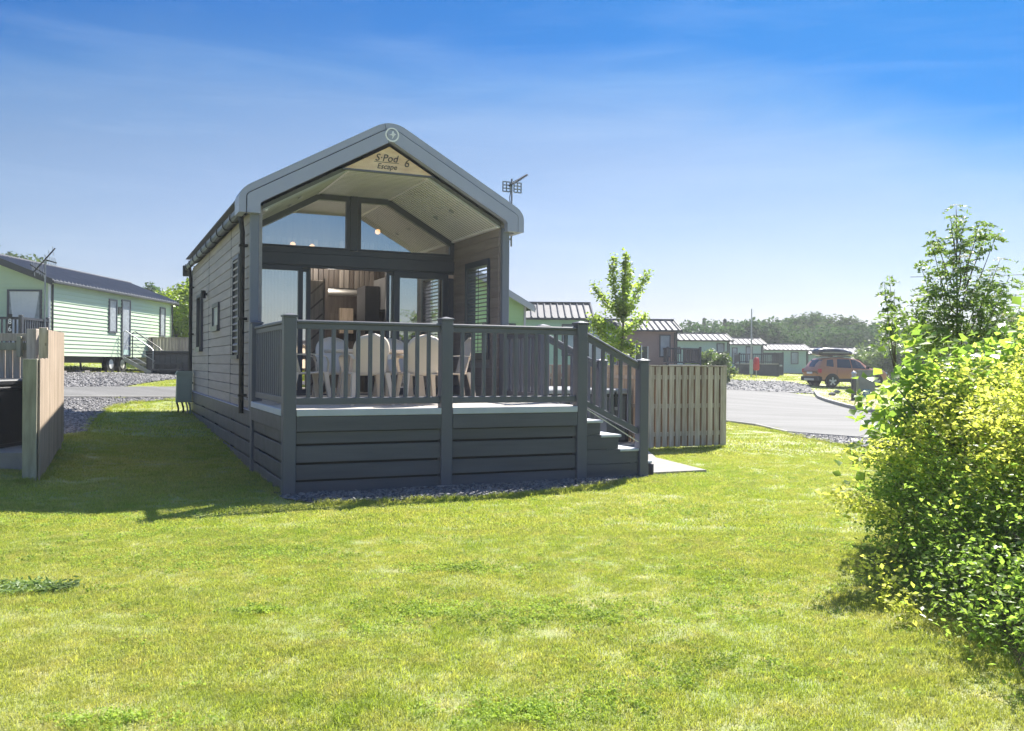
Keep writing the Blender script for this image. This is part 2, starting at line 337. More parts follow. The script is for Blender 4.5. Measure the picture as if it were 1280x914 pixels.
def grassy(name, blades):
    m = bpy.data.materials.new(name); m.use_nodes = True; t = m.node_tree; n = t.nodes; l = t.links; p = n['Principled BSDF']
    p.inputs['Roughness'].default_value = .6; p.inputs['Specular IOR Level'].default_value = .25
    g = n.new('ShaderNodeNewGeometry'); oi = n.new('ShaderNodeObjectInfo')
    def noise(s, d=4, ro=.55):
        q = n.new('ShaderNodeTexNoise'); q.inputs['Scale'].default_value = s; q.inputs['Detail'].default_value = d; q.inputs['Roughness'].default_value = ro; l.new(g.outputs['Position'], q.inputs['Vector']); return q.outputs[0]
    def mix(f, a, b):
        q = n.new('ShaderNodeMix'); q.data_type = 'RGBA'
        if hasattr(f, 'node'): l.new(f, q.inputs[0])
        else: q.inputs[0].default_value = f
        for k_, c_ in ((6, a), (7, b)):
            if hasattr(c_, 'node'): l.new(c_, q.inputs[k_])
            else: q.inputs[k_].default_value = (*c_, 1)
        return q.outputs[2]
    def rng(x, a, b, c_=0, d_=1):
        q = n.new('ShaderNodeMapRange'); l.new(x, q.inputs[0]); q.inputs[1].default_value = a; q.inputs[2].default_value = b; q.inputs[3].default_value = c_; q.inputs[4].default_value = d_; return q.outputs[0]
    fresh = (.235, .315, .058); dry = (.40, .395, .15); deep = (.17, .25, .05)
    c = mix(rng(noise(.55, 6, .65), .36, .66), fresh, dry)
    c = mix(rng(noise(1.1, 5, .6), .52, .70, 0, .75), c, deep)
    c = mix(rng(noise(4.5, 6, .7), .46, .66, 0, .7), c, (.47, .42, .20))
    if blades:
        c = mix(rng(oi.outputs['Random'], .0, 1, 0, .45), c, (.30, .34, .04))
        rp = n.new('ShaderNodeMapRange'); l.new(g.outputs['Random Per Island'], rp.inputs[0]); rp.inputs[3].default_value = .7; rp.inputs[4].default_value = 1.35
        s = n.new('ShaderNodeVectorMath'); s.operation = 'SCALE'; l.new(c, s.inputs[0]); l.new(rp.outputs[0], s.inputs[3]); c = s.outputs[0]
        l.new(c, p.inputs['Base Color'])
        tr = n.new('ShaderNodeBsdfTranslucent'); s2 = n.new('ShaderNodeVectorMath'); s2.operation = 'MULTIPLY'; l.new(c, s2.inputs[0]); s2.inputs[1].default_value = (1.5, 1.5, .8); l.new(s2.outputs[0], tr.inputs[0])
        mx = n.new('ShaderNodeMixShader'); mx.inputs[0].default_value = .5; l.new(p.outputs[0], mx.inputs[1]); l.new(tr.outputs[0], mx.inputs[2]); l.new(mx.outputs[0], n['Material Output'].inputs[0])
    else:
        fine = noise(55, 3, .7); c = mix(rng(fine, .35, .65, 0, .55), c, (.19, .235, .05)); l.new(c, p.inputs['Base Color'])
        bp = n.new('ShaderNodeBump'); bp.inputs['Strength'].default_value = .7; bp.inputs['Distance'].default_value = .03; l.new(fine, bp.inputs['Height']); l.new(bp.outputs[0], p.inputs['Normal'])
    return m
GRS = grassy('mown_grass_ground', False); GRB = grassy('grass_blade', True)
npmesh('lawn', V, Q, GRS, smooth=True, kind='structure')

def sheet(name, near, far, m, lift=.012, nu=40, nv=10, kind='structure', px=True):
    """ground covering between two edge lines, draped on the terrain"""
    A = [gnd(*p) if px else p for p in near]; B = [gnd(*p) if px else p for p in far]
    def samp(P, t):
        d = [0]; 
        for a, b in zip(P, P[1:]): d.append(d[-1] + math.dist(a, b))
        s = t * d[-1]
        for k in range(len(P) - 1):
            if s <= d[k + 1] + 1e-9:
                f = (s - d[k]) / max(1e-9, d[k + 1] - d[k]); return (P[k][0] * (1 - f) + P[k + 1][0] * f, P[k][1] * (1 - f) + P[k + 1][1] * f)
        return P[-1]
    pts = []
    for i in range(nu + 1):
        a = samp(A, i / nu); b = samp(B, i / nu)
        for j in range(nv + 1):
            f = j / nv; pts.append((a[0] * (1 - f) + b[0] * f, a[1] * (1 - f) + b[1] * f))
    P = np.array(pts); V = np.column_stack([P, H(P[:, 0], P[:, 1]) + lift])
    idx = (np.arange(nu)[:, None] * (nv + 1) + np.arange(nv)[None]).reshape(-1, 1)
    Q = np.concatenate([idx, idx + nv + 1, idx + nv + 2, idx + 1], 1)
    o = npmesh(name, V, Q, m, kind=kind)
    return o, V, (nu, nv)
# ================================================================== THE LODGE
LO = thing('holiday_lodge', 'brown-grey gabled holiday lodge with open porch and S-Pod Escape 6 sign', 'holiday lodge', (O.x, O.y, 0), TH)
# carcass ----------------------------------------------------------
fl = MB(); fl.box(.06, 3.9, 4.72, 12.25, .78, .985); fl.build('floor', IWALL, LO)
lw = bx('wall', LO, CLAD, .03, .10, 2.66, 12.28, .86, 3.80, 0)
def rows(z0, z1, h=.163):
    z = z0; out = []
    while z < z1 - .02: out.append((z, min(z + h, z1))); z += h
    return out
for (a, b) in rows(.86, 3.80):
    for (v0, v1) in ((2.72, 5.2), (5.2, 8.62), (8.62, 12.22)):
        bx('cladding_board', lw, CLAD, -.012, .028, v0 + .006, v1 - .006, a + .005, b - .005, .004).location -= Vector(lw.location)
for v in (5.2, 8.62): bx('joint_strip', lw, UPVC, -.016, .028, v - .005, v + .005, .86, 3.8, 0).location -= Vector(lw.location)
rw = MB()
for (y0, y1, z0, z1) in ((2.66, 3.03, .0, 3.80), (4.1, 4.9, .0, 3.80), (3.03, 4.1, .0, 1.62), (3.03, 4.1, 3.3, 3.80), (4.9, 12.28, .78, 3.80)):
    rw.box(3.86, 3.96, y0, y1, z0, z1)
rw = rw.build('wall', CLAD, LO)
for (a, b) in rows(1.0, 3.74):
    hole = b > 1.64 and a < 3.28
    for (v0, v1) in (((2.68, 3.02), (4.11, 4.74)) if hole else ((2.68, 4.74),)):
        bx('cladding_board', rw, CLADIN, 3.825, 3.858, v0, v1, a + .002, b - .002, .003)
for (a, b) in rows(.86, 3.80):
    bx('cladding_board', rw, CLAD, 3.962, 3.985, 4.15, 12.22, a + .005, b - .005, .004)
bw = MB(); bw.prism([(.03, .8), (3.96, .8), (3.96, 3.8), (1.97, 4.95), (.03, 3.8)], 'y', 12.2, 12.28); bw.build('wall', CLAD, LO)
# corner posts -----------------------------------------------------
bx('corner_trim', LO, CTRIM, -.075, .045, 2.60, 2.70, .86, 3.74, .008)
bx('corner_trim', LO, CTRIM, 3.86, 3.985, 2.60, 2.70, .60, 3.74, .008)
bx('corner_trim', LO, CTRIM, -.03, .03, 12.22, 12.32, .86, 3.74, .006)
# roof -------------------------------------------------------------
SL = .56
def outer(off=0, e=0): # underside/top profile
    return [(-.25 + e, 3.98 + off), (1.97, 5.22 + off), (4.23 - e, 3.98 + off)]
rf = MB()
rf.prism([(-.13, 3.90), (1.97, 5.12), (4.09, 3.90), (4.09, 3.80), (1.97, 5.0), (-.13, 3.80)], 'y', 2.62, 12.5); rfo = rf.build('roof', ROOFD, LO)
for s in (-1, 1):
    for k in range(9):
        f = k / 9; x0 = 1.97 + s * 2.12 * f; z0 = 5.135 - SL * 2.12 * f; x1 = 1.97 + s * 2.12 * (k + 1) / 9; z1 = 5.135 - SL * 2.12 * (k + 1) / 9
        bar('roof_sheet', rfo, ROOFD, ((x0 + x1) / 2, 2.7, (z0 + z1) / 2 + .01), ((x0 + x1) / 2, 12.5, (z0 + z1) / 2 + .01), .24, .02, 0)
def arc(c, r, a0, a1, n=7): return [(c[0] + r * math.cos(R(a0 + (a1 - a0) * i / n)), c[1] + r * math.sin(R(a0 + (a1 - a0) * i / n))) for i in range(n + 1)]
def barge_path(off):
    """rounded outline at distance off inside the outer line, left eave foot to right eave foot"""
    s = math.atan(SL); c_ = math.cos(s); d = off
    xl, xr, zt = -.25 + d, 4.19 - d, 5.245 - d / c_; r = max(.04, .15 - d)
    zc = zt - SL * (1.97 - xl - .0)
    pts = [(xl, 3.675)]
    for i in range(7):  # eave corner, quadratic rounding
        t = i / 6; p0 = (xl, zc - r * .9); p1 = (xl, zc); p2 = (xl + r * 1.1, zc + r * 1.1 * SL)
        pts.append(tuple((1 - t) ** 2 * a + 2 * t * (1 - t) * b + t * t * c for a, b, c in zip(p0, p1, p2)))
    for i in range(9):
        t = i / 8; q = .24 - d * .8; q = max(q, .03); p0 = (1.97 - q, zt - SL * q); p1 = (1.97, zt); p2 = (1.97 + q, zt - SL * q)
        pts.append(tuple((1 - t) ** 2 * a + 2 * t * (1 - t) * b + t * t * c for a, b, c in zip(p0, p1, p2)))
    L = [p for p in pts if p[0] <= 1.97 - 1e-6]; 
    left = pts[:7 + 1]
    right = [(3.94 - x, z) for x, z in reversed(left)]
    return pts + [(x, z) for x, z in right]
def ring(pa, pb, y0, y1, name, m, y0b=None):
    mb = MB(); n = len(pa); y0b = y0 if y0b is None else y0b
    P = [[(a[0], y1, a[1]), (a[0], y0, a[1]), (b[0], y0b, b[1]), (b[0], y1, b[1])] for a, b in zip(pa, pb)]
    mb.grid(P)
    mb.add([P[0][0], P[0][1], P[0][2], P[0][3]], [(0, 1, 2, 3)]); mb.add([P[-1][0], P[-1][1], P[-1][2], P[-1][3]], [(3, 2, 1, 0)])
    mb.add([x for p in P for x in (p[3], p[0])], [(2 * i, 2 * i + 1, 2 * i + 3, 2 * i + 2) for i in range(n - 1)])
    return mb.build(name, m, LO, smooth='auto')
pO, pS, pI = barge_path(0), barge_path(.112), barge_path(.295)
ring(pO, barge_path(.098), 2.50, 2.95, 'verge_capping', TRIM)
ring(barge_path(.098), barge_path(.112), 2.535, 2.6, 'seam', UPVC)
pI2 = []
ring(pS, pI, 2.485, 2.62, 'fascia_board', TRIM)
for x in (1.86,): bar('joint_strip', LO, UPVC, (x, 2.483, 5.18 - .02), (x + .075, 2.483, 4.82), .006, .006, 0)
# sign triangle and its lettering ---------------------------------
sg = MB(); sg.prism([(1.28, 4.46), (2.66, 4.46), (1.97, 4.845)], 'y', 2.60, 2.625); sgo = sg.build('sign_panel', SIGNW, LO)
bx('sign_trim', LO, ANTH, 1.25, 2.69, 2.59, 2.63, 4.435, 4.46, .003)
def text(s, size, par, m, loc, rot, name='lettering', shear=0, ext=.003, align='CENTER', sx=1):
    c = bpy.data.curves.new(name, 'FONT'); c.body = s; c.size = size; c.extrude = ext; c.shear = shear; c.align_x = align; c.resolution_u = 3
    t = bpy.data.objects.new('t', c); COL.objects.link(t); dg = bpy.context.evaluated_depsgraph_get(); me = bpy.data.meshes.new_from_object(t.evaluated_get(dg))
    bpy.data.objects.remove(t); me.materials.clear()
    o = reg(name, me, m, par, loc, rot); o.scale = (sx, 1, 1); return o
text('S·Pod', .155, sgo, TEXTD, (1.92, 2.596, 4.615), (R(90), 0, 0), shear=.25)
text('Escape', .115, sgo, TEXTD, (1.93, 2.596, 4.50), (R(90), 0, 0), shear=.25)
text('6', .17, sgo, TEXTD, (2.24, 2.596, 4.56), (R(90), 0, 0), shear=.2)
bx('underline', sgo, TEXTD, 1.73, 2.12, 2.594, 2.599, 4.597, 4.603, 0)
em = MB(); cx, cz = 1.975, 5.0
for a, b in ((.085, .108),):
    n = 28; P = []
    for k in range(n + 1):
        t = 2 * math.pi * k / n; P.append([(cx + a * math.cos(t), 2.478, cz + a * math.sin(t)), (cx + b * math.cos(t), 2.478, cz + b * math.sin(t)), (cx + b * math.cos(t), 2.485, cz + b * math.sin(t))])
    em.grid(P)
em.prism([(cx - .05, cz - .004), (cx - .01, cz + .012), (cx + .0, cz + .052), (cx + .022, cz + .06), (cx + .03, cz + .025), (cx + .062, cz + .01), (cx + .03, cz - .012), (cx + .02, cz - .035), (cx + .0, cz - .062), (cx - .004, cz - .055), (cx + .008, cz - .028), (cx - .005, cz - .008)], 'y', 2.477, 2.484)
em.build('emblem', TEXTW, LO, fix=False)
# soffit ------------------------------------------------------------
prof = [(.10, 3.76), (1.34, 4.45), (2.60, 4.45), (3.84, 3.76)]
so = MB(); so.prism(prof + [(3.84, 3.82), (2.60, 4.51), (1.34, 4.51), (.10, 3.82)], 'y', 2.63, 4.9); soo = so.build('soffit', GROOVE, LO)
v = 2.645; jt = MB()
while v < 4.68:
    for (p, q) in zip(prof, prof[1:]):
        d = .012; bar('soffit_board', soo, SOFF, (p[0] + .01, v + .05, p[1] - d), (q[0] - .01, v + .05, q[1] - d), .080, .012, 0)
        jt.add([(0,0,0)], []) if 0 else None
    for (p, q) in zip(prof, prof[1:]):
        dx, dz_ = q[0] - p[0], q[1] - p[1]; L_ = math.hypot(dx, dz_); nx_, nz_ = dz_ / L_, -dx / L_; o_ = .024
        jt.add([(p[0] + nx_ * o_, v - .006, p[1] + nz_ * o_), (q[0] + nx_ * o_, v - .006, q[1] + nz_ * o_), (q[0] + nx_ * o_, v + .006, q[1] + nz_ * o_), (p[0] + nx_ * o_, v + .006, p[1] + nz_ * o_), (p[0], v - .006, p[1]), (q[0], v - .006, q[1])], [(0, 1, 2, 3), (4, 5, 1, 0)])
    v += .1
for p in ((1.34, 4.45), (2.60, 4.45)): bar('soffit_corner_strip', soo, SOFF, (p[0], 2.64, p[1] - .028), (p[0], 4.7, p[1] - .028), .05, .012, 0)
bar('soffit_corner_strip', soo, SOFF, (3.80, 2.64, 3.765), (3.80, 4.7, 3.765), .07, .05, .01)
bar('soffit_corner_strip', soo, SOFF, (.14, 2.64, 3.765), (.14, 4.7, 3.765), .07, .05, .01)
jt.build('soffit_groove_shade', mat('soffit_shadow_joint', (.42, .42, .38), .7), soo, fix=False, kind='stuff')  # grey strips drawn in for the shade of the grooves between boards
def downlight(u, v):
    s = 1 if u > 2 else -1; z = 4.45 - .5565 * (abs(u - 1.97) - .63) - .045
    m = MB(); m.lathe([(.052, -.004), (.05, -.012), (.034, -.012), (.03, .012)], 16); o = m.build('downlight', STEEL, LO, smooth=True, loc=(u, v, z), rot=(0, s * math.atan(.5565), 0))
    m = MB(); m.lathe([(.0, .004), (.031, .004)], 16); m.build('lens', BLACK, o)
for u, v in ((3.22, 3.25), (3.22, 4.0), (.75, 3.25), (.75, 4.0)): downlight(u, v)
# glazed screen at the back of the porch ----------------------------
GV = 4.75
bx('transom_beam', LO, UPVC, .10, 3.84, 4.69, 4.82, 3.20, 3.40, .006)
bx('transom_beam', LO, UPVC, .10, 3.84, 4.72, 4.83, 3.402, 3.49, .006)
bx('transom_beam', LO, UPVC, .10, 3.84, 4.715, 4.83, 3.165, 3.198, .006)
for s in (-1, 1):
    fx = lambda x: x if s < 0 else 3.94 - x
    fr = MB()
    pane = [(.19, 3.53), (1.84, 3.53), (1.84, 4.335), (1.37, 4.335), (.19, 3.675)]
    outerp = [(.10, 3.485), (1.90, 3.485), (1.90, 4.455), (1.34, 4.455), (.10, 3.77)]
    n = len(pane); P = []
    for i in range(n + 1):
        a, b = pane[i % n], outerp[i % n]
        P.append([(fx(a[0]), 4.78, a[1]), (fx(a[0]), 4.715, a[1]), (fx(b[0]), 4.705, b[1]), (fx(b[0]), 4.80, b[1])])
    fr.grid(P); o = fr.build('gable_window', UPVC, LO)
    g = MB(); g.add([(fx(a[0]), 4.76, a[1]) for a in pane], [tuple(range(n))]); g.build('pane', GLR, o, fix=False)
bx('mullion', LO, UPVC, 1.905, 2.035, 4.69, 4.80, 3.492, 4.45, .006)
# doors: fixed left light, folded leaves, opening, fixed right light
def light(name, u0, u1, z0, z1, v, fw=.06, gm=None, mbot=None):
    o = MB(); o.box(u0, u0 + fw, v, v + .07, z0, z1).box(u1 - fw, u1, v, v + .07, z0, z1).box(u0 + fw, u1 - fw, v, v + .068, z1 - fw, z1).box(u0 + fw, u1 - fw, v, v + .068, z0, z0 + (mbot or fw))
    o = o.build(name, UPVC, LO); g = MB(); g.box(u0 + fw, u1 - fw, v + .03, v + .04, z0 + fw, z1 - fw); g.build('pane', gm or GLC, o); return o
light('sliding_door', .16, 1.09, 1.02, 3.17, 4.72, .065)
light('sliding_door', 1.05, 1.25, 1.02, 3.17, 4.80, .07)
light('sliding_door', 2.585, 2.76, 1.02, 3.17, 4.80, .06)
light('sliding_door', 2.71, 3.72, 1.02, 3.17, 4.72, .10)
bx('door_jamb', LO, UPVC, .10, .155, 4.71, 4.83, 1.0, 3.098, .004); bx('door_jamb', LO, UPVC, 3.725, 3.84, 4.71, 4.83, 1.0, 3.098, .004)
bx('door_sill', LO, UPVC, .10, 3.84, 4.68, 4.86, .99, 1.02, .004)
hd = bx('door_handle', LO, BLACK, 1.20, 1.225, 4.765, 4.798, 1.9, 2.12, .005)
# curtains behind the left light (pleated)
def curtain(u0, u1, v, z0, z1, n, amp=.028, par=LO, m=CURT):
    P = []
    for i in range(n + 1):
        u = u0 + (u1 - u0) * i / n; dv = amp * math.sin(i * math.pi / 2 + .3 * math.sin(i)); P.append([(u, v + dv, z0), (u, v + dv, z1)])
    return MB().grid(P).build('curtain', m, par, smooth=True, fix=False)
curtain(.16, 1.24, 4.95, 1.03, 3.14, 80); curtain(2.62, 2.80, 4.95, 1.03, 3.08, 16)
# porch window with louvred shutter, right-hand wall
pw = MB(); pw.box(3.80, 3.975, 3.03, 3.10, 1.62, 3.3).box(3.80, 3.975, 4.02, 4.1, 1.62, 3.3).box(3.80, 3.975, 3.10, 4.02, 3.2, 3.3).box(3.80, 3.975, 3.10, 4.02, 1.62, 1.74)
pwo = pw.build('window_frame', UPVC, LO)
k = 1.77
while k < 3.19:
    bx('louvre_slat', pwo, UPVC, 3.845, 3.895, 3.11, 4.01, k - .004, k + .004, 0, rot=(0, R(6), 0)); k += .068
bx('shutter_rod', pwo, UPVC, 3.835, 3.843, 3.56, 3.57, 1.75, 3.18, 0)
# louvred shutter window on the left flank
lwf = MB(); lwf.box(-.05, .03, 4.02, 4.08, 1.64, 3.26).box(-.05, .03, 4.70, 4.76, 1.64, 3.26).box(-.05, .03, 4.08, 4.70, 3.2, 3.26).box(-.07, .03, 4.0, 4.78, 1.60, 1.66)
lwo = lwf.build('window_frame', UPVC, LO); bx('backing', lwo, BLACK, -.016, .0, 4.08, 4.70, 1.66, 3.2, 0)
k = 1.72
while k < 3.2: bx('louvre_slat', lwo, TRIM, -.046, -.014, 4.08, 4.70, k - .012, k + .012, 0, rot=(0, R(-35), 0)); k += .112
def sidewin(v0, v1, z0, z1, m=FROST, proud=.05):
    f = MB(); fw = .07
    f.box(-proud, .03, v0, v0 + fw, z0, z1).box(-proud, .03, v1 - fw, v1, z0, z1).box(-proud, .03, v0 + fw, v1 - fw, z1 - fw, z1).box(-proud - .02, .03, v0 - .01, v1 + .01, z0 - .03, z0 + fw)
    o = f.build('window_frame', UPVC, LO); bx('pane', o, m, -.022, -.014, v0 + fw, v1 - fw, z0 + fw, z1 - fw, 0); return o
sidewin(6.75, 7.75, 2.16, 2.66); sidewin(9.75, 10.7, 1.80, 3.02, GLD, .07)
wl = MB().tube([(-.09, 8.95, 2.86), (-.09, 8.95, 3.02)], .05, 14).build('wall_light', BLACK, LO, smooth='auto'); bx('bracket', wl, BLACK, -.06, .0, 8.93, 8.97, 2.92, 2.97)
# gutter and downpipes
gp = [(-.17, 3.86), (-.17, 3.80), (-.145, 3.755), (-.09, 3.755), (-.07, 3.80), (-.07, 3.86), (-.078, 3.86), (-.078, 3.80), (-.095, 3.765), (-.14, 3.765), (-.162, 3.80), (-.162, 3.86)]
gu = MB().prism(gp, 'y', 2.97, 12.62).build('gutter', GUTT, LO)
for k in range(11):
    v = 3.2 + k * .9; MB().prism([(-.185, 3.875), (-.185, 3.79), (-.15, 3.74), (-.05, 3.74), (-.05, 3.755), (-.145, 3.755), (-.172, 3.80), (-.172, 3.875)], 'y', v, v + .05).build('gutter_bracket', GUTT, gu)
    bx('tile_end', gu, TRIM, -.16, -.0, v + .35, v + .55, 3.885, 3.915, .005, rot=(0, -.5, 0))
bx('gutter_stop', gu, GUTT, -.21, -.04, 12.56, 12.66, 3.62, 3.88, .01)
for v in (3.34, 11.9):
    dp = MB().tube([(-.11, v, 3.76), (-.10, v, 3.6), (-.085, v, 3.5), (-.085, v, .78)], .038, 12).build('downpipe', BLACK, LO, smooth='auto')
    for z in (1.05, 2.2, 3.3): bx('pipe_clip', dp, BLACK, -.135, -.01, v - .05, v + .05, z - .02, z + .02, .005)
# skirting under the walls
for (z0, z1) in ((.622, .845), (.410, .598), (.190, .380), (-.02, .160)):
    for (v0, v1) in ((2.66, 7.3), (7.305, 12.28)):
        bx('skirting_board', LO, ANTHB, -.05, -.028, v0, v1, z0, z1, .004)
bx('skirting_backing', LO, BLACK, .04, .06, 2.66, 12.28, -.03, .84, 0)
for v in (2.7, 5, 7.3, 9.7, 12.2): bx('skirting_post', LO, BLACK, -.027, .03, v - .03, v + .03, -.03, .84, 0)
bx('ledge', LO, TRIM, -.055, .03, 2.66, 12.30, .845, .858, .003)
# interior seen through the open doors -------------------------------
for (u0, u1) in ((.14, .16), (3.80, 3.82)): bx('inner_wall', LO, IWALL, u0, u1, 5.1, 9.3, .99, 3.76, 0)
bx('inner_floor', LO, WOODM, .16, 3.80, 4.86, 9.3, .986, .998, 0)
cl_ = MB().prism([(.12, 3.77), (1.34, 4.45), (2.60, 4.45), (3.83, 3.77), (3.83, 3.80), (2.60, 4.49), (1.34, 4.49), (.12, 3.80)], 'y', 4.91, 9.3).build('inner_ceiling', IWALL, LO)
pt = MB().box(.16, 1.92, 6.6, 6.66, .99, 4.4).box(2.62, 3.80, 6.6, 6.66, .99, 4.4).box(1.92, 2.62, 6.6, 6.66, 2.98, 4.4).build('partition', WOODD, LO)
u = .17
while u < 3.78:
    z0 = 2.99 if 1.9 < u < 2.6 else 1.0
    bx('plank', pt, WOODM if RNG.random() < .6 else WOODD, u, u + .085, 6.565, 6.598, z0, 3.9, .004); u += .1
dr = bx('inner_door', LO, WOODM, 1.46, 1.72, 5.9, 5.94, 1.0, 3.06, .004)
for k in range(7):
    z = -.9 + k * .28; bar('plank', dr, WOODD, (-.11, -.026, z), (.11, -.026, z + .2), .008, .03, 0)
bx('door_frame', LO, TEXTD, 1.44, 1.455, 5.88, 5.95, 1.0, 3.1, 0); bx('door_frame', LO, TEXTD, 1.725, 1.745, 5.88, 5.95, 1.0, 3.1, 0)
bx('corridor_ceiling', LO, IWALL, 1.5, 3.2, 6.68, 9.2, 3.04, 3.06, 0)
cb = bx('back_wall', LO, WOODD, .16, 3.8, 9.2, 9.26, 1.0, 3.7, 0)
for k in range(8): bx('plank', cb, WOODD, -1.75, 1.75, -.055, -.032, -1.3 + k * .2, -1.3 + k * .2 + .19, .003)
bx('corridor_panel', LO, FENCE, 2.75, 3.05, 8.9, 9.0, 2.2, 2.75, .004)
bx('tall_cupboard', LO, GLOSSD, 2.50, 2.78, 5.9, 6.5, 1.0, 3.0, .006)
wc = bx('wall_cupboard', LO, GREYC, 2.80, 3.3, 5.4, 6.4, 2.55, 3.15, .006); bx('cupboard_door', wc, GREYC, -.22, .22, -.52, -.502, -.26, .26, .01)
bx('kitchen_unit', LO, GLOSSD, 2.85, 3.78, 5.4, 6.5, 1.0, 1.9, .006)
sf = bx('sofa', LO, GREYC, .25, 1.2, 5.2, 6.0, 1.0, 1.42, .03); bx('sofa_back', sf, GREYC, -.47, .47, .22, .40, .0, .55, .03)
for (u, v, z) in ((1.15, 5.9, 3.74), (1.5, 5.9, 3.72), (2.62, 5.5, 4.02)):
    b = MB().tube([(u, v, z), (u, v, 4.3)], .005, 6).build('pendant_cord', BLACK, LO)
    bm = bmesh.new(); bmesh.ops.create_uvsphere(bm, u_segments=14, v_segments=9, radius=.05); me = bpy.data.meshes.new('bulb'); bm.to_mesh(me); bm.free()
    reg('lit_bulb', me, BULB, b, (u, v, z - .05))
ld = bpy.data.lights.new('ceiling_lamp', 'POINT'); ld.energy = 9; ld.color = (1, .92, .82); ld.shadow_soft_size = .12
lo = bpy.data.objects.new('ceiling_lamp', ld); COL.objects.link(lo); lo.parent = LO; lo.location = (1.9, 5.9, 3.5)
ld2 = bpy.data.lights.new('corridor_lamp', 'POINT'); ld2.energy = 5; ld2.color = (1, .92, .82); ld2.shadow_soft_size = .1
lo2 = bpy.data.objects.new('corridor_lamp', ld2); COL.objects.link(lo2); lo2.parent = LO; lo2.location = (2.3, 8.0, 2.8)
# television aerial on the right-hand eave
ae = MB().tube([(4.17, 2.95, 3.5), (4.17, 2.95, 4.62)], .016, 10).build('aerial_pole', ALU, LO, smooth='auto')
bar('bracket', ae, ALU, (3.97, 2.95, 3.62), (4.17, 2.95, 3.62), .03, .03)
gr = MB()
for s in (-1, 1):
    for x in (.035, .10, .165): gr.box(4.17 + s * x - .010, 4.17 + s * x + .010, 2.93, 2.942, 4.40, 4.56)
    for z in (4.40, 4.453, 4.506, 4.56): gr.box(4.17 + s * .035, 4.17 + s * .17, 2.931, 2.941, z - .010, z + .010)
gr.build('reflector_grid', ALU, ae)
b0, b1 = Vector((4.10, 2.9, 4.49)), Vector((4.52, 3.1, 4.75))
bar('boom', ae, BLACK, b0, b1, .028, .028)
dd = (b1 - b0); sd_ = dd.cross(Vector((0, 0, 1))).normalized() * .09
for k in range(9):
    p = b0 + dd * (.12 + .1 * k); bar('director_rod', ae, ALU, p - sd_ * (1.1 - .05 * k), p + sd_ * (1.1 - .05 * k), .008, .008, 0)
ae2 = MB().tube([(4.155, 2.94, 4.42), (4.12, 2.93, 4.3), (4.15, 2.94, 4.15), (4.16, 2.94, 4.1)], .006, 6).build('aerial_cable', BLACK, ae)

# ================================================================== DECKING
DK = thing('veranda_decking', 'anthracite raised decking with spindle railings and steps before the lodge', 'decking', (O.x, O.y, 0), TH)
v = -.06; 
while v < 4.65:
    bx('deck_board', DK, DECKB, -.04, 3.86 if v > 2.6 else 3.95, v + .004, v + .141, .968, .995, .004)
    v += .145
bx('nosing', DK, NOSE, .078, 1.872, -.085, -.062, .918, .998, .006); bx('nosing', DK, NOSE, 2.028, 3.802, -.085, -.062, .918, .998, .006); bx('nosing', DK, NOSE, -.082, -.058, .078, 2.392, .918, .998, .006); bx('nosing', DK, NOSE, 3.955, 3.975, 1.2, 2.6, .918, .998, .006)
bx('joist_frame', DK, BLACK, .0, 3.88, .02, 2.66, .85, .962, 0)
for a, b in ((.08, 1.875), (2.03, 3.80)):
    bx('fascia_plank', DK, ANTHB, a, b, -.075, -.045, .738, .915, .005)
    for (z0, z1) in ((.594, .73), (.372, .566), (.168, .342), (-.01, .140)):
        bx('skirting_board', DK, ANTHB, a, b, -.04, -.015, z0, z1, .004)
bx('fascia_plank', DK, ANTHB, -.075, -.045, .08, 2.42, .738, .915, .005)
for (z0, z1) in ((.594, .73), (.372, .566), (.168, .342), (-.02, .140)): bx('skirting_board', DK, ANTHB, -.04, -.015, .08, 2.42, z0, z1, .004)
bx('skirting_backing', DK, BLACK, .06, 3.85, .10, .11, -.03, .9, 0); bx('skirting_backing', DK, BLACK, .05, .06, .09, 2.6, -.03, .9, 0)
for (z0, z1) in ((.738, .915), (.585, .73), (.362, .572), (.158, .34), (-.02, .135)): bx('skirting_board', DK, ANTHB, 3.92, 3.945, 1.2, 2.58, z0, z1, .004)
def post(u, v, zt, zb=-.03, w_=.15):
    p = bx('post', DK, ANTH, u - w_ / 2, u + w_ / 2, v - w_ / 2, v + w_ / 2, zb, zt - .045, .008)
    c = MB(); h = w_ / 2 + .012
    c.box(-h, h, -h, h, -.022, 0); c.add([(-h, -h, 0), (h, -h, 0), (h, h, 0), (-h, h, 0), (0, 0, .026)], [(0, 1, 4), (1, 2, 4), (2, 3, 4), (3, 0, 4)])
    c.build('post_cap', ANTH, p, loc=(0, 0, zt - .023 - p.location.z)); return p
for (u, v, z) in ((0, 0, 2.13), (1.95, 0, 2.14), (3.88, 0, 2.14), (0, 2.47, 2.14), (3.88, 1.15, 2.14), (3.88, 2.5, 2.14), (4.86, 0, 1.645), (4.86, 1.15, 1.645)): post(u, v, z, w_=.14 if u > 4.5 else .15)
for (u, v) in ((1.95, 0), (3.88, 0)): bx('post_foot', DK, CONC, u - .13, u + .13, v - .12, v + .12, -.06, .025, .01)
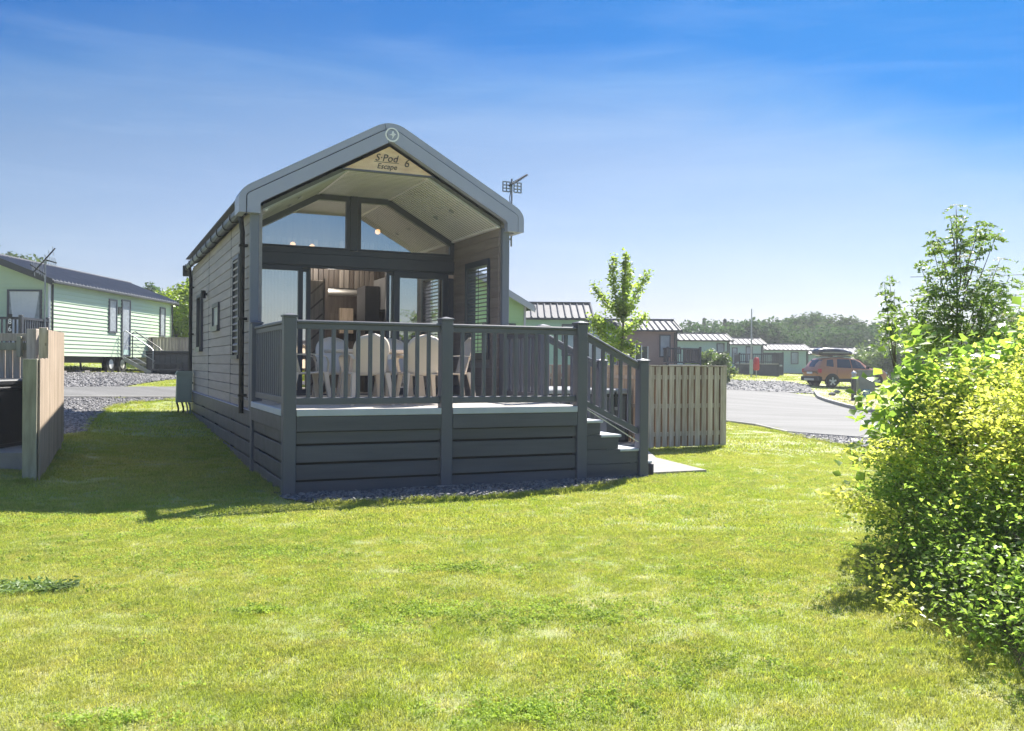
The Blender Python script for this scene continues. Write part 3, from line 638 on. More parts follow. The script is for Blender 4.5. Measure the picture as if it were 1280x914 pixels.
def railing(p, q, zt=2.055, n=11, flat=True):
    p, q = Vector(p), Vector(q); d = (q - p).normalized()
    a, b = p + d * .075, q - d * .075
    zo = lambda k: Vector((0, 0, k))
    bar('handrail', DK, ANTH, a + zo(-.022), b + zo(-.022), .085, .044, .012); bar('handrail_web', DK, ANTH, a + zo(-.076), b + zo(-.076), .05, .062, .006)
    bar('bottom_rail', DK, ANTH, a + zo(-.96), b + zo(-.96), .05, .085, .008)
    for i in range(n):
        x = a + (b - a) * ((i + .5 + 0) / n) if n > 11 else a + (b - a) * ((i + 1) / (n + 1))
        bx('baluster', DK, ANTH, x.x - .0225, x.x + .0225, x.y - .0225, x.y + .0225, x.z - .925, x.z - .1, .005)
railing((0, 0, 2.055), (1.95, 0, 2.055)); railing((1.95, 0, 2.055), (3.88, 0, 2.055)); railing((0, 0, 2.055), (0, 2.47, 2.055), n=15)
railing((3.88, 1.15, 2.055), (3.88, 2.5, 2.055), n=8)
railing((3.88, 0, 2.03), (4.86, 0, 1.56), n=5); railing((3.88, 1.15, 2.03), (4.86, 1.15, 1.56), n=5)
# steps
for i, (u0, u1, z) in enumerate(((3.96, 4.22, .80), (4.19, 4.51, .60), (4.49, 4.80, .40), (4.78, 5.09, .205))):
    y0, y1 = (-.045, 1.2) if i < 3 else (-.045, 1.2)
    if i == 3: u0 = 4.94 - .15
    bx('step_tread', DK, NOSE, u0, u1, y0 if i < 3 else .08, y1 if i < 3 else 1.07, z - .035, z, .006)
    bx('step_riser', DK, ANTHB, u1 - .045, u1 - .025, .0, 1.15 if i < 3 else 1.07, z - .2, z - .036, .003)
for (x1, z0, z1) in ((4.18, .605, .765), (4.46, .405, .60), (4.78, .205, .40), (4.78, -.02, .20)):
    for y in (-.035, 1.15): bx('stringer_plank', DK, ANTHB, 3.955, x1, y, y + .03, z0, z1, .003)
bx('riser_backing', DK, BLACK, 3.97, 4.7, .03, 1.1, -.03, .36, 0)
bx('stringer_plank', DK, ANTHB, 4.935, 5.06, .075, .095, -.02, .165, .003)
bar('steel_edge', DK, STEEL, (3.96, -.045, .955), (4.78, -.045, .49), .006, .012, 0)
# ================================================================== TABLE AND CHAIRS
DZ = .996
def make_table():
    p = uv(1.58, 1.62); t = thing('patio_table', 'oval cream plastic patio table in the middle of the decking', 'table', (p.x, p.y, DZ), TH)
    tm = MB().lathe([(0, .70), (.97, .70), (.985, .69), (1.0, .705), (1.0, .735), (.985, .742), (.0, .742)], 48).build('tabletop', CREAM, t, smooth='auto'); tm.scale = (.80, .50, 1)
    for sx in (-1, 1):
        for sy in (-1, 1):
            MB().prism([(-.05, -.03), (.05, -.03), (.05, .03), (-.05, .03)], 'z', 0, .70).build('leg', CREAM, t, loc=(sx * .52, sy * .28, 0), rot=(sy * .09, -sx * .10, 0))
    bx('apron', t, CREAM, -.5, .5, -.26, .26, .62, .69, .02)
def make_chair(label, u, v, rz, g='cream plastic armchairs round the table'):
    p = uv(u, v); t = thing('plastic_armchair', label, 'chair', (p.x, p.y, DZ), TH + rz, g)
    P = []
    for i in range(15):
        z = .40 + i / 14 * .54; f = (z - .40) / .54
        wd = .225 + .03 * f if f < .55 else (.2415) * math.sqrt(max(0.0, 1 - ((f - .55) / .452) ** 2.6)) + .012
        row = []
        for j in range(13):
            x = -1 + j / 6; row.append((x * wd, -.21 - .13 * f + .075 * x * x * (1 - .2 * f) - .004 * math.cos(x * 14), z))
        P.append(row)
    b = MB().grid(P).build('backrest', CREAM, t, smooth=True, fix=False); s = b.modifiers.new('s', 'SOLIDIFY'); s.thickness = .009
    P = [[(x * (.235 + .02 * math.sin(max(0, y) * 3)), -.21 + y * .46, .415 + .02 * (y) - .018 * math.cos(x * 1.5) * math.sin(y * 3.1)) for x in [-1 + j / 5 for j in range(11)]] for y in [i / 10 for i in range(11)]]
    P.append([(x * .24, .26, .385) for x in [-1 + j / 5 for j in range(11)]])
    b = MB().grid(P).build('seat', CREAM, t, smooth=True, fix=False); s = b.modifiers.new('s', 'SOLIDIFY'); s.thickness = .012
    for sx in (-1, 1):
        for (y0, y1) in ((.20, .26), (-.20, -.29)):
            x0, x1 = sx * .225, sx * .275
            m = MB(); r0, r1 = .032, .02
            m.add([(x0 - r0, y0 - r0, .43), (x0 + r0, y0 - r0, .43), (x0 + r0, y0 + r0, .43), (x0 - r0, y0 + r0, .43), (x1 - r1, y1 - r1, 0), (x1 + r1, y1 - r1, 0), (x1 + r1, y1 + r1, 0), (x1 - r1, y1 + r1, 0)],
                  [(0, 1, 2, 3), (7, 6, 5, 4), (0, 4, 5, 1), (1, 5, 6, 2), (2, 6, 7, 3), (3, 7, 4, 0)])
            m.build('leg', CREAM, t)
        path = [(.235, -.235, .60), (.262, -.20, .655), (.285, -.06, .665), (.29, .10, .655), (.285, .19, .63), (.268, .235, .56), (.235, .235, .42)]
        P = []
        for i, (x, y, z) in enumerate(path):
            w2 = .028 if i not in (0, 6) else .02; n = Vector((0, -1, .2)) if i >= 5 else Vector((0, 0, 1))
            P.append([(sx * (x - w2), y, z), (sx * (x - w2), y + n.y * .012, z + n.z * .012), (sx * (x + w2), y + n.y * .012, z + n.z * .012), (sx * (x + w2), y, z - .0), (sx * (x - w2), y, z)])
        MB().grid(P).build('armrest', CREAM, t, smooth='auto')
    return t
make_table()
make_chair('cream plastic armchair with its rounded back to the lawn, left of the middle railing post', 1.20, 1.02, R(3))
make_chair('cream plastic armchair with its rounded back to the lawn, next to the middle railing post', 1.95, 1.0, R(-4))
make_chair('cream plastic armchair seen side-on by the corner post of the decking', .50, 1.50, R(-84))
make_chair('cream plastic armchair at the right end of the table, facing left', 2.66, 1.70, R(86))
make_chair('cream plastic armchair on the far side of the table, in front of the door opening', 1.12, 2.42, R(178))
make_chair('cream plastic armchair on the far side of the table, by the right door leaf', 2.08, 2.45, R(184))

# ================================================================== FENCES
def vboards(par, p, d, n, wdt, gap, z0f, z1f, m, th=.02, side=0., name='fence_board'):
    """n upright boards from p along unit d"""
    ang = math.atan2(d[1], d[0])
    for i in range(n):
        s = i * (wdt + gap) + wdt / 2; x = p[0] + d[0] * s; y = p[1] + d[1] * s; z0, z1 = z0f(s), z1f(s)
        jz = float(RNG.uniform(-.006, .006)); q = (-d[1] * side, d[0] * side)
        reg(name, boxmesh(wdt, th, round(z1 - z0, 2), m, .003), None, par, (x + q[0] - par.location.x, y + q[1] - par.location.y, (z0 + z1) / 2 + jz - par.location.z), (0, 0, ang))
A0 = Vector((-6.02, 11.62)); A1 = Vector((-7.0, 14.25)); dA = (A1 - A0).normalized()
FL = thing('plank_fence', 'pale new plank fence with a step in its top, left of the lawn', 'fence', (A0.x, A0.y, 0))
vboards(FL, A0, dA, 21, .125, .005, lambda s: -.02 + .33 * (s / 2.8) + .01, lambda s: 1.575 if s < .8 else 1.955 + .01 * s, FENCE, .02, side=0)
nA = Vector((-dA.y, dA.x))
def fpost(par, x, y, z0, z1, w_=.1, m=POSTG, rz=0, name='fence_post'):
    return reg(name, boxmesh(w_, w_, z1 - z0, m, .006), None, par, (x - par.location.x, y - par.location.y, (z0 + z1) / 2 - par.location.z), (0, 0, rz))
ra = math.atan2(dA.y, dA.x)
pp = A0 + nA * .10; fpost(FL, pp.x, pp.y, -.05, 1.57, .16, POSTG, ra)
for s in (.95, 2.68): pp = A0 + dA * s + nA * .07; fpost(FL, pp.x, pp.y, 0, 2.0, .1, FENCEG, ra)
for (z, s0, s1) in ((.35, .1, 2.7), (1.1, .1, 2.7), (1.75, .9, 2.7)):
    a = A0 + dA * s0 + nA * .03; b = A0 + dA * s1 + nA * .03
    bar('fence_rail', FL, FENCEG, (a.x - A0.x, a.y - A0.y, z), (b.x - A0.x, b.y - A0.y, z + .1), .04, .08)
FB = thing('plank_fence', 'brown plank fence with grey capping rails behind the black hot tub', 'fence', (-9.9, 14.6, .3))
vboards(FB, (-9.9, 14.6), (1, 0), 21, .108, .012, lambda s: .3, lambda s: 1.74, FENCEG, .02)
bar('fence_rail', FB, FENCEG, (0, -.03, 1.62), (2.45, -.03, 1.62), .035, .12); bar('fence_rail', FB, POSTG, (0, -.03, 1.47), (2.45, -.03, 1.47), .035, .12)
bx('fence_rail', FB, FENCEG, 0, 2.45, .02, .05, .25, .34)
fpost(FB, -7.62, 14.52, .2, 2.05, .15, FENCEG); fpost(FB, -7.83, 14.5, 1.6, 1.93, .07, POSTG, name='rail_bracket')
# fences round the right-hand hot tub
def ufence(label, p0, p1, z1, m, wd=.10, gap=.025, double=False, zb=.04):
    p = uv(*p0); q = uv(*p1); d = Vector((q.x - p.x, q.y - p.y)); L = d.length; d.normalize()
    f = thing('plank_fence', label, 'fence', (p.x, p.y, 0)); n = round(L / (wd + gap))
    vboards(f, (p.x, p.y), d, n, wd, gap, lambda s: zb, lambda s: z1, m, .02)
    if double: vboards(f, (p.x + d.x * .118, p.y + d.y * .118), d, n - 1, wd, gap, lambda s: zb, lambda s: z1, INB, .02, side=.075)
    nn = Vector((-d.y, d.x))
    for z in (.28, .8, z1 - .2): bar('fence_rail', f, m, (nn.x * .037, nn.y * .037, z), (d.x * L + nn.x * .037, d.y * L + nn.y * .037, z), .05, .08)
    bar('fence_cap', f, m, (nn.x * .037, nn.y * .037, z1 + .012), (d.x * L + nn.x * .037, d.y * L + nn.y * .037, z1 + .012), .12, .022)
    for s in (0.02, L - .02): fpost(f, p.x + d.x * s + nn.x * .04, p.y + d.y * s + nn.y * .04, -.1, z1, .075, m, math.atan2(d.y, d.x))
    return f
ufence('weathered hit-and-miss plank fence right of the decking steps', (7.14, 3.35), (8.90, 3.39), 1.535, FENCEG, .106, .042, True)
ufence('pale plank fence running back beside the right-hand hot tub', (7.10, 3.42), (7.10, 6.0), 1.53, FENCE)
ufence('pale plank fence behind the right-hand hot tub', (4.5, 6.05), (7.08, 6.05), 1.53, FENCE)

# ================================================================== HOT TUBS, SLABS
def hot_tub(name, label, loc, rz, w_, d_, h_, side, cover, n=8, round_=False):
    t = thing(name, label, 'hot tub', loc, rz)
    bx('shell', t, TUBB, 0.03, w_ - .03, .03, d_ - .03, .03, h_ - .02, .02)
    for i in range(n):
        a = .06 + (w_ - .12) / n * i; b = a + (w_ - .12) / n - .01
        bx('panel', t, side, a, b, 0, .028, .05, h_ - .06, .005); bx('panel', t, side, a, b, d_ - .028, d_, .05, h_ - .06, .005)
    for i in range(n):
        a = .06 + (d_ - .12) / n * i; b = a + (d_ - .12) / n - .01
        bx('panel', t, side, 0, .028, a, b, .05, h_ - .06, .005); bx('panel', t, side, w_ - .028, w_, a, b, .05, h_ - .06, .005)
    for x in (0, w_ - .06):
        for y in (0, d_ - .06): bx('corner_post', t, TUBC, x - .008, x + .068, y - .008, y + .068, .02, h_ - .03, .015)
    bx('base', t, TUBC, -.005, w_ + .005, -.005, d_ + .005, 0, .05, .005)
    bx('rim', t, TUBC, -.02, w_ + .02, -.02, d_ + .02, h_ - .055, h_ - .01, .012)
    c = bx('cover', t, cover, -.03, w_ + .03, -.03, d_ / 2 - .004, h_, h_ + .09, .02); bx('cover', t, cover, -.03, w_ + .03, d_ / 2 + .004, d_ + .03, h_, h_ + .09, .02)
    for x in (.3, w_ - .3):
        bx('strap', t, BLACK, x - .02, x + .02, -.045, -.031, h_ - .3, h_ + .05, .003); bx('strap_buckle', t, GREYC, x - .03, x + .03, -.06, -.046, h_ - .3, h_ - .24, .003)
    return t
SLB = MB().prism([(-9.9, 12.3), (-6.5, 12.3), (-7.3, 14.5), (-9.9, 14.5)], 'z', .02, .30).build('patio_slab', CONC, None); tag(SLB, 'grey concrete base under the black hot tub on the left', 'concrete slab')
hot_tub('hot_tub', 'black hot tub at the left edge, behind the pale plank fence', (-9.35, 12.62, .301), 0, 2.12, 1.75, .88, TUBB, TUBC, 1)
p = uv(4.95, 3.75); hot_tub('hot_tub', 'dark grey hot tub with pale cover, seen through the step railing', (p.x, p.y, .12), TH, 2.0, 2.0, .90, TUBG, COVERL, 9)
a = [uv(*q) for q in ((5.12, .12), (6.05, .12), (6.35, 1.9), (7.05, 3.3), (4.6, 3.3), (4.6, 1.3), (5.12, 1.3))]
PS = MB().prism([(q.x, q.y) for q in a], 'z', -.02, .035).build('path_slab', CONC, None); tag(PS, 'pale concrete slab at the foot of the decking steps', 'concrete slab')
a = [uv(*q) for q in ((4.6, 3.305), (7.08, 3.305), (7.08, 6.0), (4.6, 6.0))]
PS = MB().prism([(q.x, q.y) for q in a], 'z', -.02, .115).build('raised_slab', CONC, None); tag(PS, 'raised concrete base under the right-hand hot tub', 'concrete slab')

# ================================================================== METER BOX beside the lodge
p = uv(-.42, 11.5); g0 = hz(p.x, p.y)
MBX = thing('meter_box', 'grey-green electric meter box on pipes by the far corner of the lodge', 'meter box', (p.x, p.y, g0), TH)
MB().prism([(0, .26), (.34, .26), (.36, .9), (.02, .9)], 'y', 0, .22).build('cabinet', GREENBOX, MBX)
MB().prism([(-.02, .90), (.38, .90), (.34, .98), (.03, .98)], 'y', -.02, .25).build('lid', GREENBOX, MBX); bx('door', MBX, GREENBOX, .04, .31, -.014, -.001, .31, .86, .006)
for (x, m) in ((.05, BLACK), (.16, BLACK), (.25, STEEL), (.31, GREENBOX)): MB().tube([(x, .1, -.05), (x + .01, .1, .12), (x - .03, .1, .27)], .022, 8).build('conduit', m, MBX, smooth='auto')
MB().tube([(-.08, .1, -.05), (-.08, .1, .3)], .008, 6).build('stake', STEEL, MBX)

# ================================================================== CARAVANS
def caravan(label, x, y, rz, L, W, g, zf, hw, hr, clad, roof, side=(), gable=(), farg=(), lap=.13, group=None, ribs=.30, oh=.18, skirt=True, verge=GUTT, pane=WINF, ribsz=.07):
    """long holiday home: side wall on local y = 0, gable on x = 0; g ground, zf wall foot, hw wall height, hr ridge rise"""
    t = thing('static_caravan', label, 'static caravan', (x, y, g), rz, group); b = zf - g; e = b + hw; yr = W / 2
    MB().prism([(.012, b), (W - .012, b), (W - .012, e), (yr, e + hr), (.012, e)], 'x', .012, L - .012).build('wall', clad, t)
    def lapm(L_):
        pr = []; z = b
        while z < e - .02: zz = min(z + lap, e); pr.append((z, zz)); z += lap
        return pr
    m = MB()
    for z, zz in lapm(L): m.add([(0, -.014, z), (L, -.014, z), (L, .01, zz), (0, .01, zz), (0, .012, z), (L, .012, z)], [(0, 1, 2, 3), (4, 5, 1, 0)])
    m.build('side_cladding', clad, t, fix=False, kind='stuff')
    m = MB()
    z = b
    while z < e + hr - .05:
        zz = z + lap; f = max(0, (zz - e) / hr); y0 = yr * f; y1 = W - yr * f
        m.add([(-.014, y0, z), (-.014, y1, z), (.01, y1, zz), (.01, y0, zz), (.012, y0, z), (.012, y1, z)], [(3, 2, 1, 0), (0, 1, 5, 4)])
        m.add([(L + .014, y0, z), (L + .014, y1, z), (L - .01, y1, zz), (L - .01, y0, zz), (L - .012, y0, z), (L - .012, y1, z)], [(0, 1, 2, 3), (4, 5, 1, 0)]); z += lap
    m.build('end_cladding', clad, t, fix=False, kind='stuff')
    for (px_, py_) in ((0, 0), (0, W), (L, 0), (L, W)): bx('corner_trim', t, WHITE if clad is GREENC else verge, px_ - .03, px_ + .03, py_ - .03, py_ + .03, b, e - .02, 0)
    sl = hr / yr; ye = -oh; ze = e - sl * oh + .04; zr = e + hr + .05
    r = MB().prism([(ye, ze), (yr, zr), (W + oh, ze), (W + oh, ze + .035), (yr, zr + .04), (ye, ze + .035)], 'x', -.22, L + .22).build('roof', roof, t)
    m = MB(); k = -.2
    while k < L + .2:
        for s in (0, 1):
            ya, yb = (ye, yr) if s == 0 else (W + oh, yr)
            w_ = ribs * .38
            m.add([(k, ya, ze + .035), (k + w_, ya, ze + .035), (k + w_ * .5, ya, ze + .035 + ribsz), (k, yb, zr + .04), (k + w_, yb, zr + .04), (k + w_ * .5, yb, zr + .04 + ribsz)], [(0, 2, 5, 3), (2, 1, 4, 5), (0, 1, 2)])
        k += ribs
    m.build('roof_rib', roof, r, kind='stuff')
    bar('ridge_cap', r, roof, (-.22, yr, zr + .07), (L + .22, yr, zr + .07), .22, .06)
    for xx in (-.24, L + .20):
        m = MB().prism([(ye - .02, ze - .12), (yr, zr - .13), (W + oh + .02, ze - .12), (W + oh + .02, ze + .07), (yr, zr + .09), (ye - .02, ze + .07)], 'x', xx, xx + .04); m.build('verge_board', verge, t)
    for yy in (ye - .06, W + oh): bx('gutter', t, verge if verge is not TRIM else GUTT, -.2, L + .2, yy, yy + .07, ze - .05, ze + .03, .01)
    MB().tube([(.10, -.05, e - .1), (.10, -.05, b)], .035, 8).build('downpipe', GUTT, t, smooth='auto')
    MB().tube([(L - .10, -.05, e - .1), (L - .10, -.05, b)], .035, 8).build('downpipe', GUTT, t, smooth='auto')
    def opening(kind, a, c, z0, z1, f):
        z0 -= g; z1 -= g; fw = .06; nm = 'door' if kind == 'door' else 'window_frame'
        o = MB()
        for (A, B, C_, D) in ((a, a + fw, z0, z1), (c - fw, c, z0, z1), (a + fw, c - fw, z0, z0 + fw), (a + fw, c - fw, z1 - fw, z1)):
            if f == 's': o.box(A, B, -.045, .02, C_, D)
            elif f == 'g': o.box(-.045, .02, A, B, C_, D)
            else: o.box(L - .02, L + .045, A, B, C_, D)
        o = o.build(nm, UPVC, t)
        q = (a + fw, c - fw, -.024, -.016) if f == 's' else ((-.024, -.016, a + fw, c - fw) if f == 'g' else (L + .016, L + .024, a + fw, c - fw))
        if kind == 'door': bx('door_panel', o, SAGE, *q, z0 + fw, z0 + .25, 0); bx('pane', o, pane, *q, z0 + .25, z1 - fw, 0)
        else: bx('pane', o, pane, *q, z0 + fw, z1 - fw, 0)
        return o
    for k in side: opening(*k, 's')
    for k in gable: opening(*k, 'g')
    for k in farg: opening(*k, 'f')
    if skirt: bx('skirting', t, ANTHB, .05, L - .05, .05, W - .05, -.2, b - .01, 0)
    return t
# left neighbour, on its wheels
CX, CY = -14.22, 28.0; gl = hz(CX, CY) 
gl = 1.10
CVL = caravan('pale green static caravan on wheels at the left, with side door and grey roof', CX, CY, R(90), 10.1, 3.8, gl, 1.70, 2.30, .72, GREENC, ROOFD,
              side=(('window', 4.1, 4.75, 2.55, 3.74), ('door', 5.15, 5.9, 1.72, 3.8), ('window', 8.75, 9.3, 2.55, 3.74)), gable=(('window', .22, 1.28, 1.95, 3.72),), skirt=False, pane=FROST, ribs=.25)
# curtain in its end window
P = []
for i in range(25):
    f = i / 24; P.append([(-.032 - .006 * math.sin(i * 1.9), .30 + .90 * f * 1.0, 3.66 - gl), (-.032 - .006 * math.sin(i * 1.9), .40 + .80 * f - .10 * f, 3.0 - gl - .25 * f), (-.032, .62 + .62 * f, 2.05 - gl)])
MB().grid(P).build('curtain', CURT, CVL, smooth=True, fix=False)
bx('chassis_beam', CVL, BLACK, .2, 9.9, .25, .40, .38, .60, 0); bx('chassis_beam', CVL, BLACK, .2, 9.9, 3.3, 3.5, .38, .60, 0)
bx('under_panel', CVL, BLACK, .1, 10.0, .5, 3.4, .42, .56, 0)
for xw in (4.6, 5.55):
    wv = MB().tube([(xw, .12, .34), (xw, .30, .34)], .34, 20).build('wheel', RUBBER, CVL, smooth='auto'); MB().tube([(xw, .105, .34), (xw, .118, .34)], .17, 16).build('rim', WHITE, wv)
for xx in (1.0, 2.6, 7.6, 9.4):
    bar('steady', CVL, BLACK, (xx, .3, .55), (xx + .25, .3, 0), .05, .05); bx('pad_block', CVL, CONC, xx + .1, xx + .45, .15, .5, -.02, .12)
bx('house_plate', CVL, BLACK, 4.86, 5.06, -.035, -.02, 3.25 - gl, 3.5 - gl, 0)
# rooftop aerials by its front corner
AE = MB().tube([(-14.15, 27.6, 1.1), (-14.15, 27.6, 4.6)], .025, 8).build('aerial_mast', ALU, None, smooth='auto'); tag(AE, 'television aerial on a mast at the front corner of the left caravan', 'aerial')
for (a, b_, r_) in (((-14.5, 27.5, 4.15), (-13.85, 27.6, 4.95), .018), ((-14.6, 27.6, 4.45), (-14.1, 27.5, 4.15), .018), ((-14.15, 27.6, 4.6), (-13.8, 27.6, 4.5), .015)):
    d_ = Vector(b_) - Vector(a); bar('boom', AE, BLACK, a, b_, .035, .035)
    for k in range(6):
        pm = Vector(a) + d_ * (.1 + .16 * k); bar('director_rod', AE, ALU, pm + Vector((.02, 0, -.14)), pm + Vector((-.02, 0, .14)), .014, .014, 0)
# metal steps to its side door
p = Vector((CX, CY + 5.5, gl))
ST = thing('metal_steps', 'silver metal steps with handrails up to the left caravan door', 'steps', p, R(0))
for y in (-.42, .42):
    bar('stringer', ST, STEEL, (.12, y, .55), (1.15, y, 0), .03, .14); MB().tube([(.1, y, .55), (.1, y, 1.5), (.2, y, 1.55), (1.1, y, .95), (1.2, y, .85), (1.2, y, .0)], .02, 8).build('handrail', STEEL if y < 0 else BLACK, ST, smooth='auto')
    bar('mid_rail', ST, STEEL, (.12, y, 1.1), (1.2, y, .5), .02, .02)
for k in range(4): bx('tread', ST, STEEL, .08 + .25 * k, .30 + .25 * k, -.4, .4, .50 - .135 * k, .53 - .135 * k, 0)
CH = thing('metal_chair', 'small grey folding chair beside the steps of the left caravan', 'chair', (-13.6, 36.6, gl), R(20))
for sx in (-.2, .2): bar('leg', CH, STEEL, (sx, -.2, 0), (sx, .1, .45), .02, .02); bar('leg', CH, STEEL, (sx, .2, 0), (sx, -.2, .95), .02, .02)
bx('seat', CH, GREYC, -.2, .2, -.15, .2, .44, .47); bx('backrest', CH, GREYC, -.2, .2, -.22, -.19, .6, .92)
for sx in (-.2, .2): pass
# railings of the left caravan's front veranda
DRK = mat('black_grey_rail', (.045, .05, .062), .5)
DRB = mat('black_grey_skirting', (.06, .066, .08), .6, var=.2, vscale=3)
def veranda(label, p, q, g, zd, zr, thick=1.5, skirt=True, rail=DRK, n=None, group='verandas in front of the static caravans'):
    """raised veranda with front railing from p to q (ground plan), deck level zd, rail top zr"""
    p = Vector(p); q = Vector(q); d = q - p; L = d.length; ang = math.atan2(d.y, d.x)
    t = thing('veranda', label, 'veranda', (p.x, p.y, g), ang, group); D = zd - g; Z = zr - g
    bx('deck', t, DECKB, 0, L, 0, thick, D - .06, D, 0)
    if skirt:
        bx('skirting', t, DRB, .02, L - .02, .02, .05, -.2, D - .065, 0); bx('skirting', t, DRB, .02, .05, .05, thick, -.2, D - .065, 0); bx('skirting', t, DRB, L - .05, L - .02, .05, thick, -.2, D - .065, 0)
    npst = max(2, int(L / 1.8) + 1)
    for i in range(npst): bx('post', t, rail, L * i / (npst - 1) - .05, L * i / (npst - 1) + .05, -.0, .1, -.1, Z + .06, .01)
    for x in (0, L): bx('post', t, rail, x - .05, x + .05, thick - .1, thick, -.1, Z + .06, .01)
    bx('handrail', t, rail, 0, L, .01, .09, Z - .07, Z, 0); bx('bottom_rail', t, rail, 0, L, .02, .07, D + .06, D + .13, 0)
    for x in (0, L): bx('handrail', t, rail, x - .04, x + .04, .1, thick - .1, Z - .07, Z, 0)
    m = MB(); k = .13
    while k < L: m.box(k - .022, k + .022, .03, .06, D + .13, Z - .07); k += .13
    k = .13
    while k < thick:
        for x in (0, L): m.box(x - .02, x + .02, k - .02, k + .02, D + .1, Z - .07)
        k += .13
    m.build('baluster', rail, t, kind='stuff'); return t
veranda('dark veranda with pale top rail and number 86 at the front of the left caravan', (-17.6, 26.3), (-14.2, 26.3), 1.05, 1.75, 2.80, 1.6)
n86 = bx('number_plate', None, BLACK, -14.30 - .62, -14.18 - .62, 26.2, 26.22, 2.2, 2.85, 0); tag(n86, 'black number plate reading 86 on the post of the left veranda', 'number plate')
n86.location = (-14.45, 26.24, 2.55)
text('8', .22, n86, TEXTW, (0, -.014, .04), (R(90), 0, 0)); text('6', .22, n86, TEXTW, (0, -.014, -.17), (R(90), 0, 0))
# grey hot tub and fence beyond
pg = hz(-12.6, 34)
t = hot_tub('hot_tub', 'grey hot tub with steps behind the lodge, beside the left caravan', (-13.35, 33.3, 1.06), 0, 2.0, 2.0, .78, TUBG, TUBC, 9)
sp = thing('tub_steps', 'grey two-tread steps in front of the far hot tub', 'steps', (-12.45, 32.75, 1.06)); 
for i, (y0, z) in enumerate(((-.1, .22), (.15, .44))):
    bx('tread', sp, TUBG, -.5, .5, y0, y0 + .26, z - .05, z); bx('side_panel', sp, TUBG, -.48, -.42, y0, y0 + .26, 0, z - .051); bx('side_panel', sp, TUBG, .42, .48, y0, y0 + .26, 0, z - .051)
FC = thing('plank_fence', 'short plank fence panel behind the far grey hot tub', 'fence', (-14.15, 35.7, 1.0))
vboards(FC, (-14.15, 35.7), (1, 0), 30, .12, .01, lambda s: 1.0, lambda s: 2.47, FENCEG, .02)
bx('fence_cap', FC, FENCEG, -.05, 4.2, -.06, .06, 1.47, 1.50)
for k in range(3): fpost(FC, -14.15 + k * 1.9, 35.65, 1.0, 2.48, .1, FENCEG)
# ================================================================== CARAVANS ON THE RIGHT
caravan('green static caravan right behind the lodge, only its gable corner in view', .36, 27.0, TH + R(90), 9.5, 3.8, .25, .95, 2.33, .98, mat('fresh_green_cladding', (.40, .58, .34), .5, var=.04, vscale=1), ROOFG,
        gable=(('window', .30, 1.35, 1.5, 2.75),), ribs=.3, verge=TRIM, oh=.22)
caravan('green static caravan with pale ribbed roof, side-on beyond the stair post', -7.2, 36, R(0), 10.2, 3.6, .4, 1.0, 2.38, .62, SAGE2, ROOFG, side=(('window', 9.15, 9.95, 1.9, 3.15),), ribs=.27, ribsz=.07)
caravan('pale lilac-grey static caravan half hidden behind the young tree', 4.6, 42, R(78), 9.0, 3.4, .5, 1.1, 2.35, .62, LILAC, ROOFG, gable=(('window', 1.2, 1.9, 1.5, 3.0),), side=(('window', .8, 1.4, 1.6, 2.9),), ribs=.3)
caravan('brown static caravan with pale roof, above the hit-and-miss fence', -1.4, 44, R(2), 9.4, 3.6, .95, 1.25, 2.0, .50, BROWNC, ROOFG, side=(('window', 8.55, 9.1, 1.95, 3.05),), farg=(('door', .3, 1.5, 1.3, 3.1),), ribs=.3)
veranda('dark veranda at the right end of the brown caravan', (7.45, 43.6), (9.05, 43.8), .9, 1.62, 2.40, 2.6)
# privacy screens by the brown caravan
SCN = thing('glass_screen', 'row of four dark screen panels in front of the brown caravan', 'screen', (5.0, 39.0, .9))
for k in range(4):
    bx('post', SCN, WHITE, k * .27 - .015, k * .27 + .015, 0, .05, -.3, 1.62 - .05 * k); 
    if k < 3: bx('panel', SCN, CARGL, k * .27 + .02, k * .27 + .25, .01, .03, .3, 1.55 - .05 * k, 0)
G4 = 'row of sage green static caravans at the far side of the park'
caravan('sage green static caravan directly right of the brown one, widest of the far row', 4.2, 58, R(0), 9.6, 3.6, 1.0, 1.5, 1.66, .42, SAGE, ROOFG, side=(('window', 6.1, 6.5, 2.3, 2.75), ('window', 8.8, 9.3, 1.7, 3.0)), ribs=.36, group=G4, ribsz=.05)
caravan('sage green static caravan behind the flagpole and its dark veranda', 10.0, 66, R(0), 8.15, 3.6, 1.0, 1.5, 1.62, .42, SAGE, ROOFG, side=(('window', 5.9, 6.3, 1.7, 2.9), ('window', 6.9, 7.4, 1.7, 3.0)), ribs=.36, group=G4, ribsz=.05)
caravan('sage green static caravan between the dark verandas and the orange car', 13.6, 72, R(0), 9.75, 3.6, 1.0, 1.05, 1.80, .42, SAGE, ROOFG, side=(('window', 8.4, 9.0, 1.75, 2.70), ('window', 6.9, 7.3, 1.3, 2.6)), ribs=.36, group=G4, ribsz=.05)
caravan('sage green static caravan behind the orange car with the roof box', 20.6, 76, R(0), 8.3, 3.6, 1.0, 1.15, 1.45, .50, SAGE, ROOFG, side=(('window', 4.3, 4.95, 1.45, 2.15),), ribs=.4, group=G4, ribsz=.05)
veranda('dark slatted veranda beside the pole with the red cover', (15.6, 62.5), (18.2, 62.2), .9, 1.75, 2.42, 2.5)
veranda('dark veranda in front of the third far green caravan', (17.3, 66.5), (19.7, 66.3), .95, 1.62, 2.55, 3.0)
veranda('narrow dark veranda left of the far green caravans', (12.2, 56.2), (13.2, 56.2), .9, 1.6, 2.4, 2)
SH = thing('far_shed', 'low pale-roofed building beyond the car, half hidden by bushes', 'building', (29.8, 80, .9), R(4))
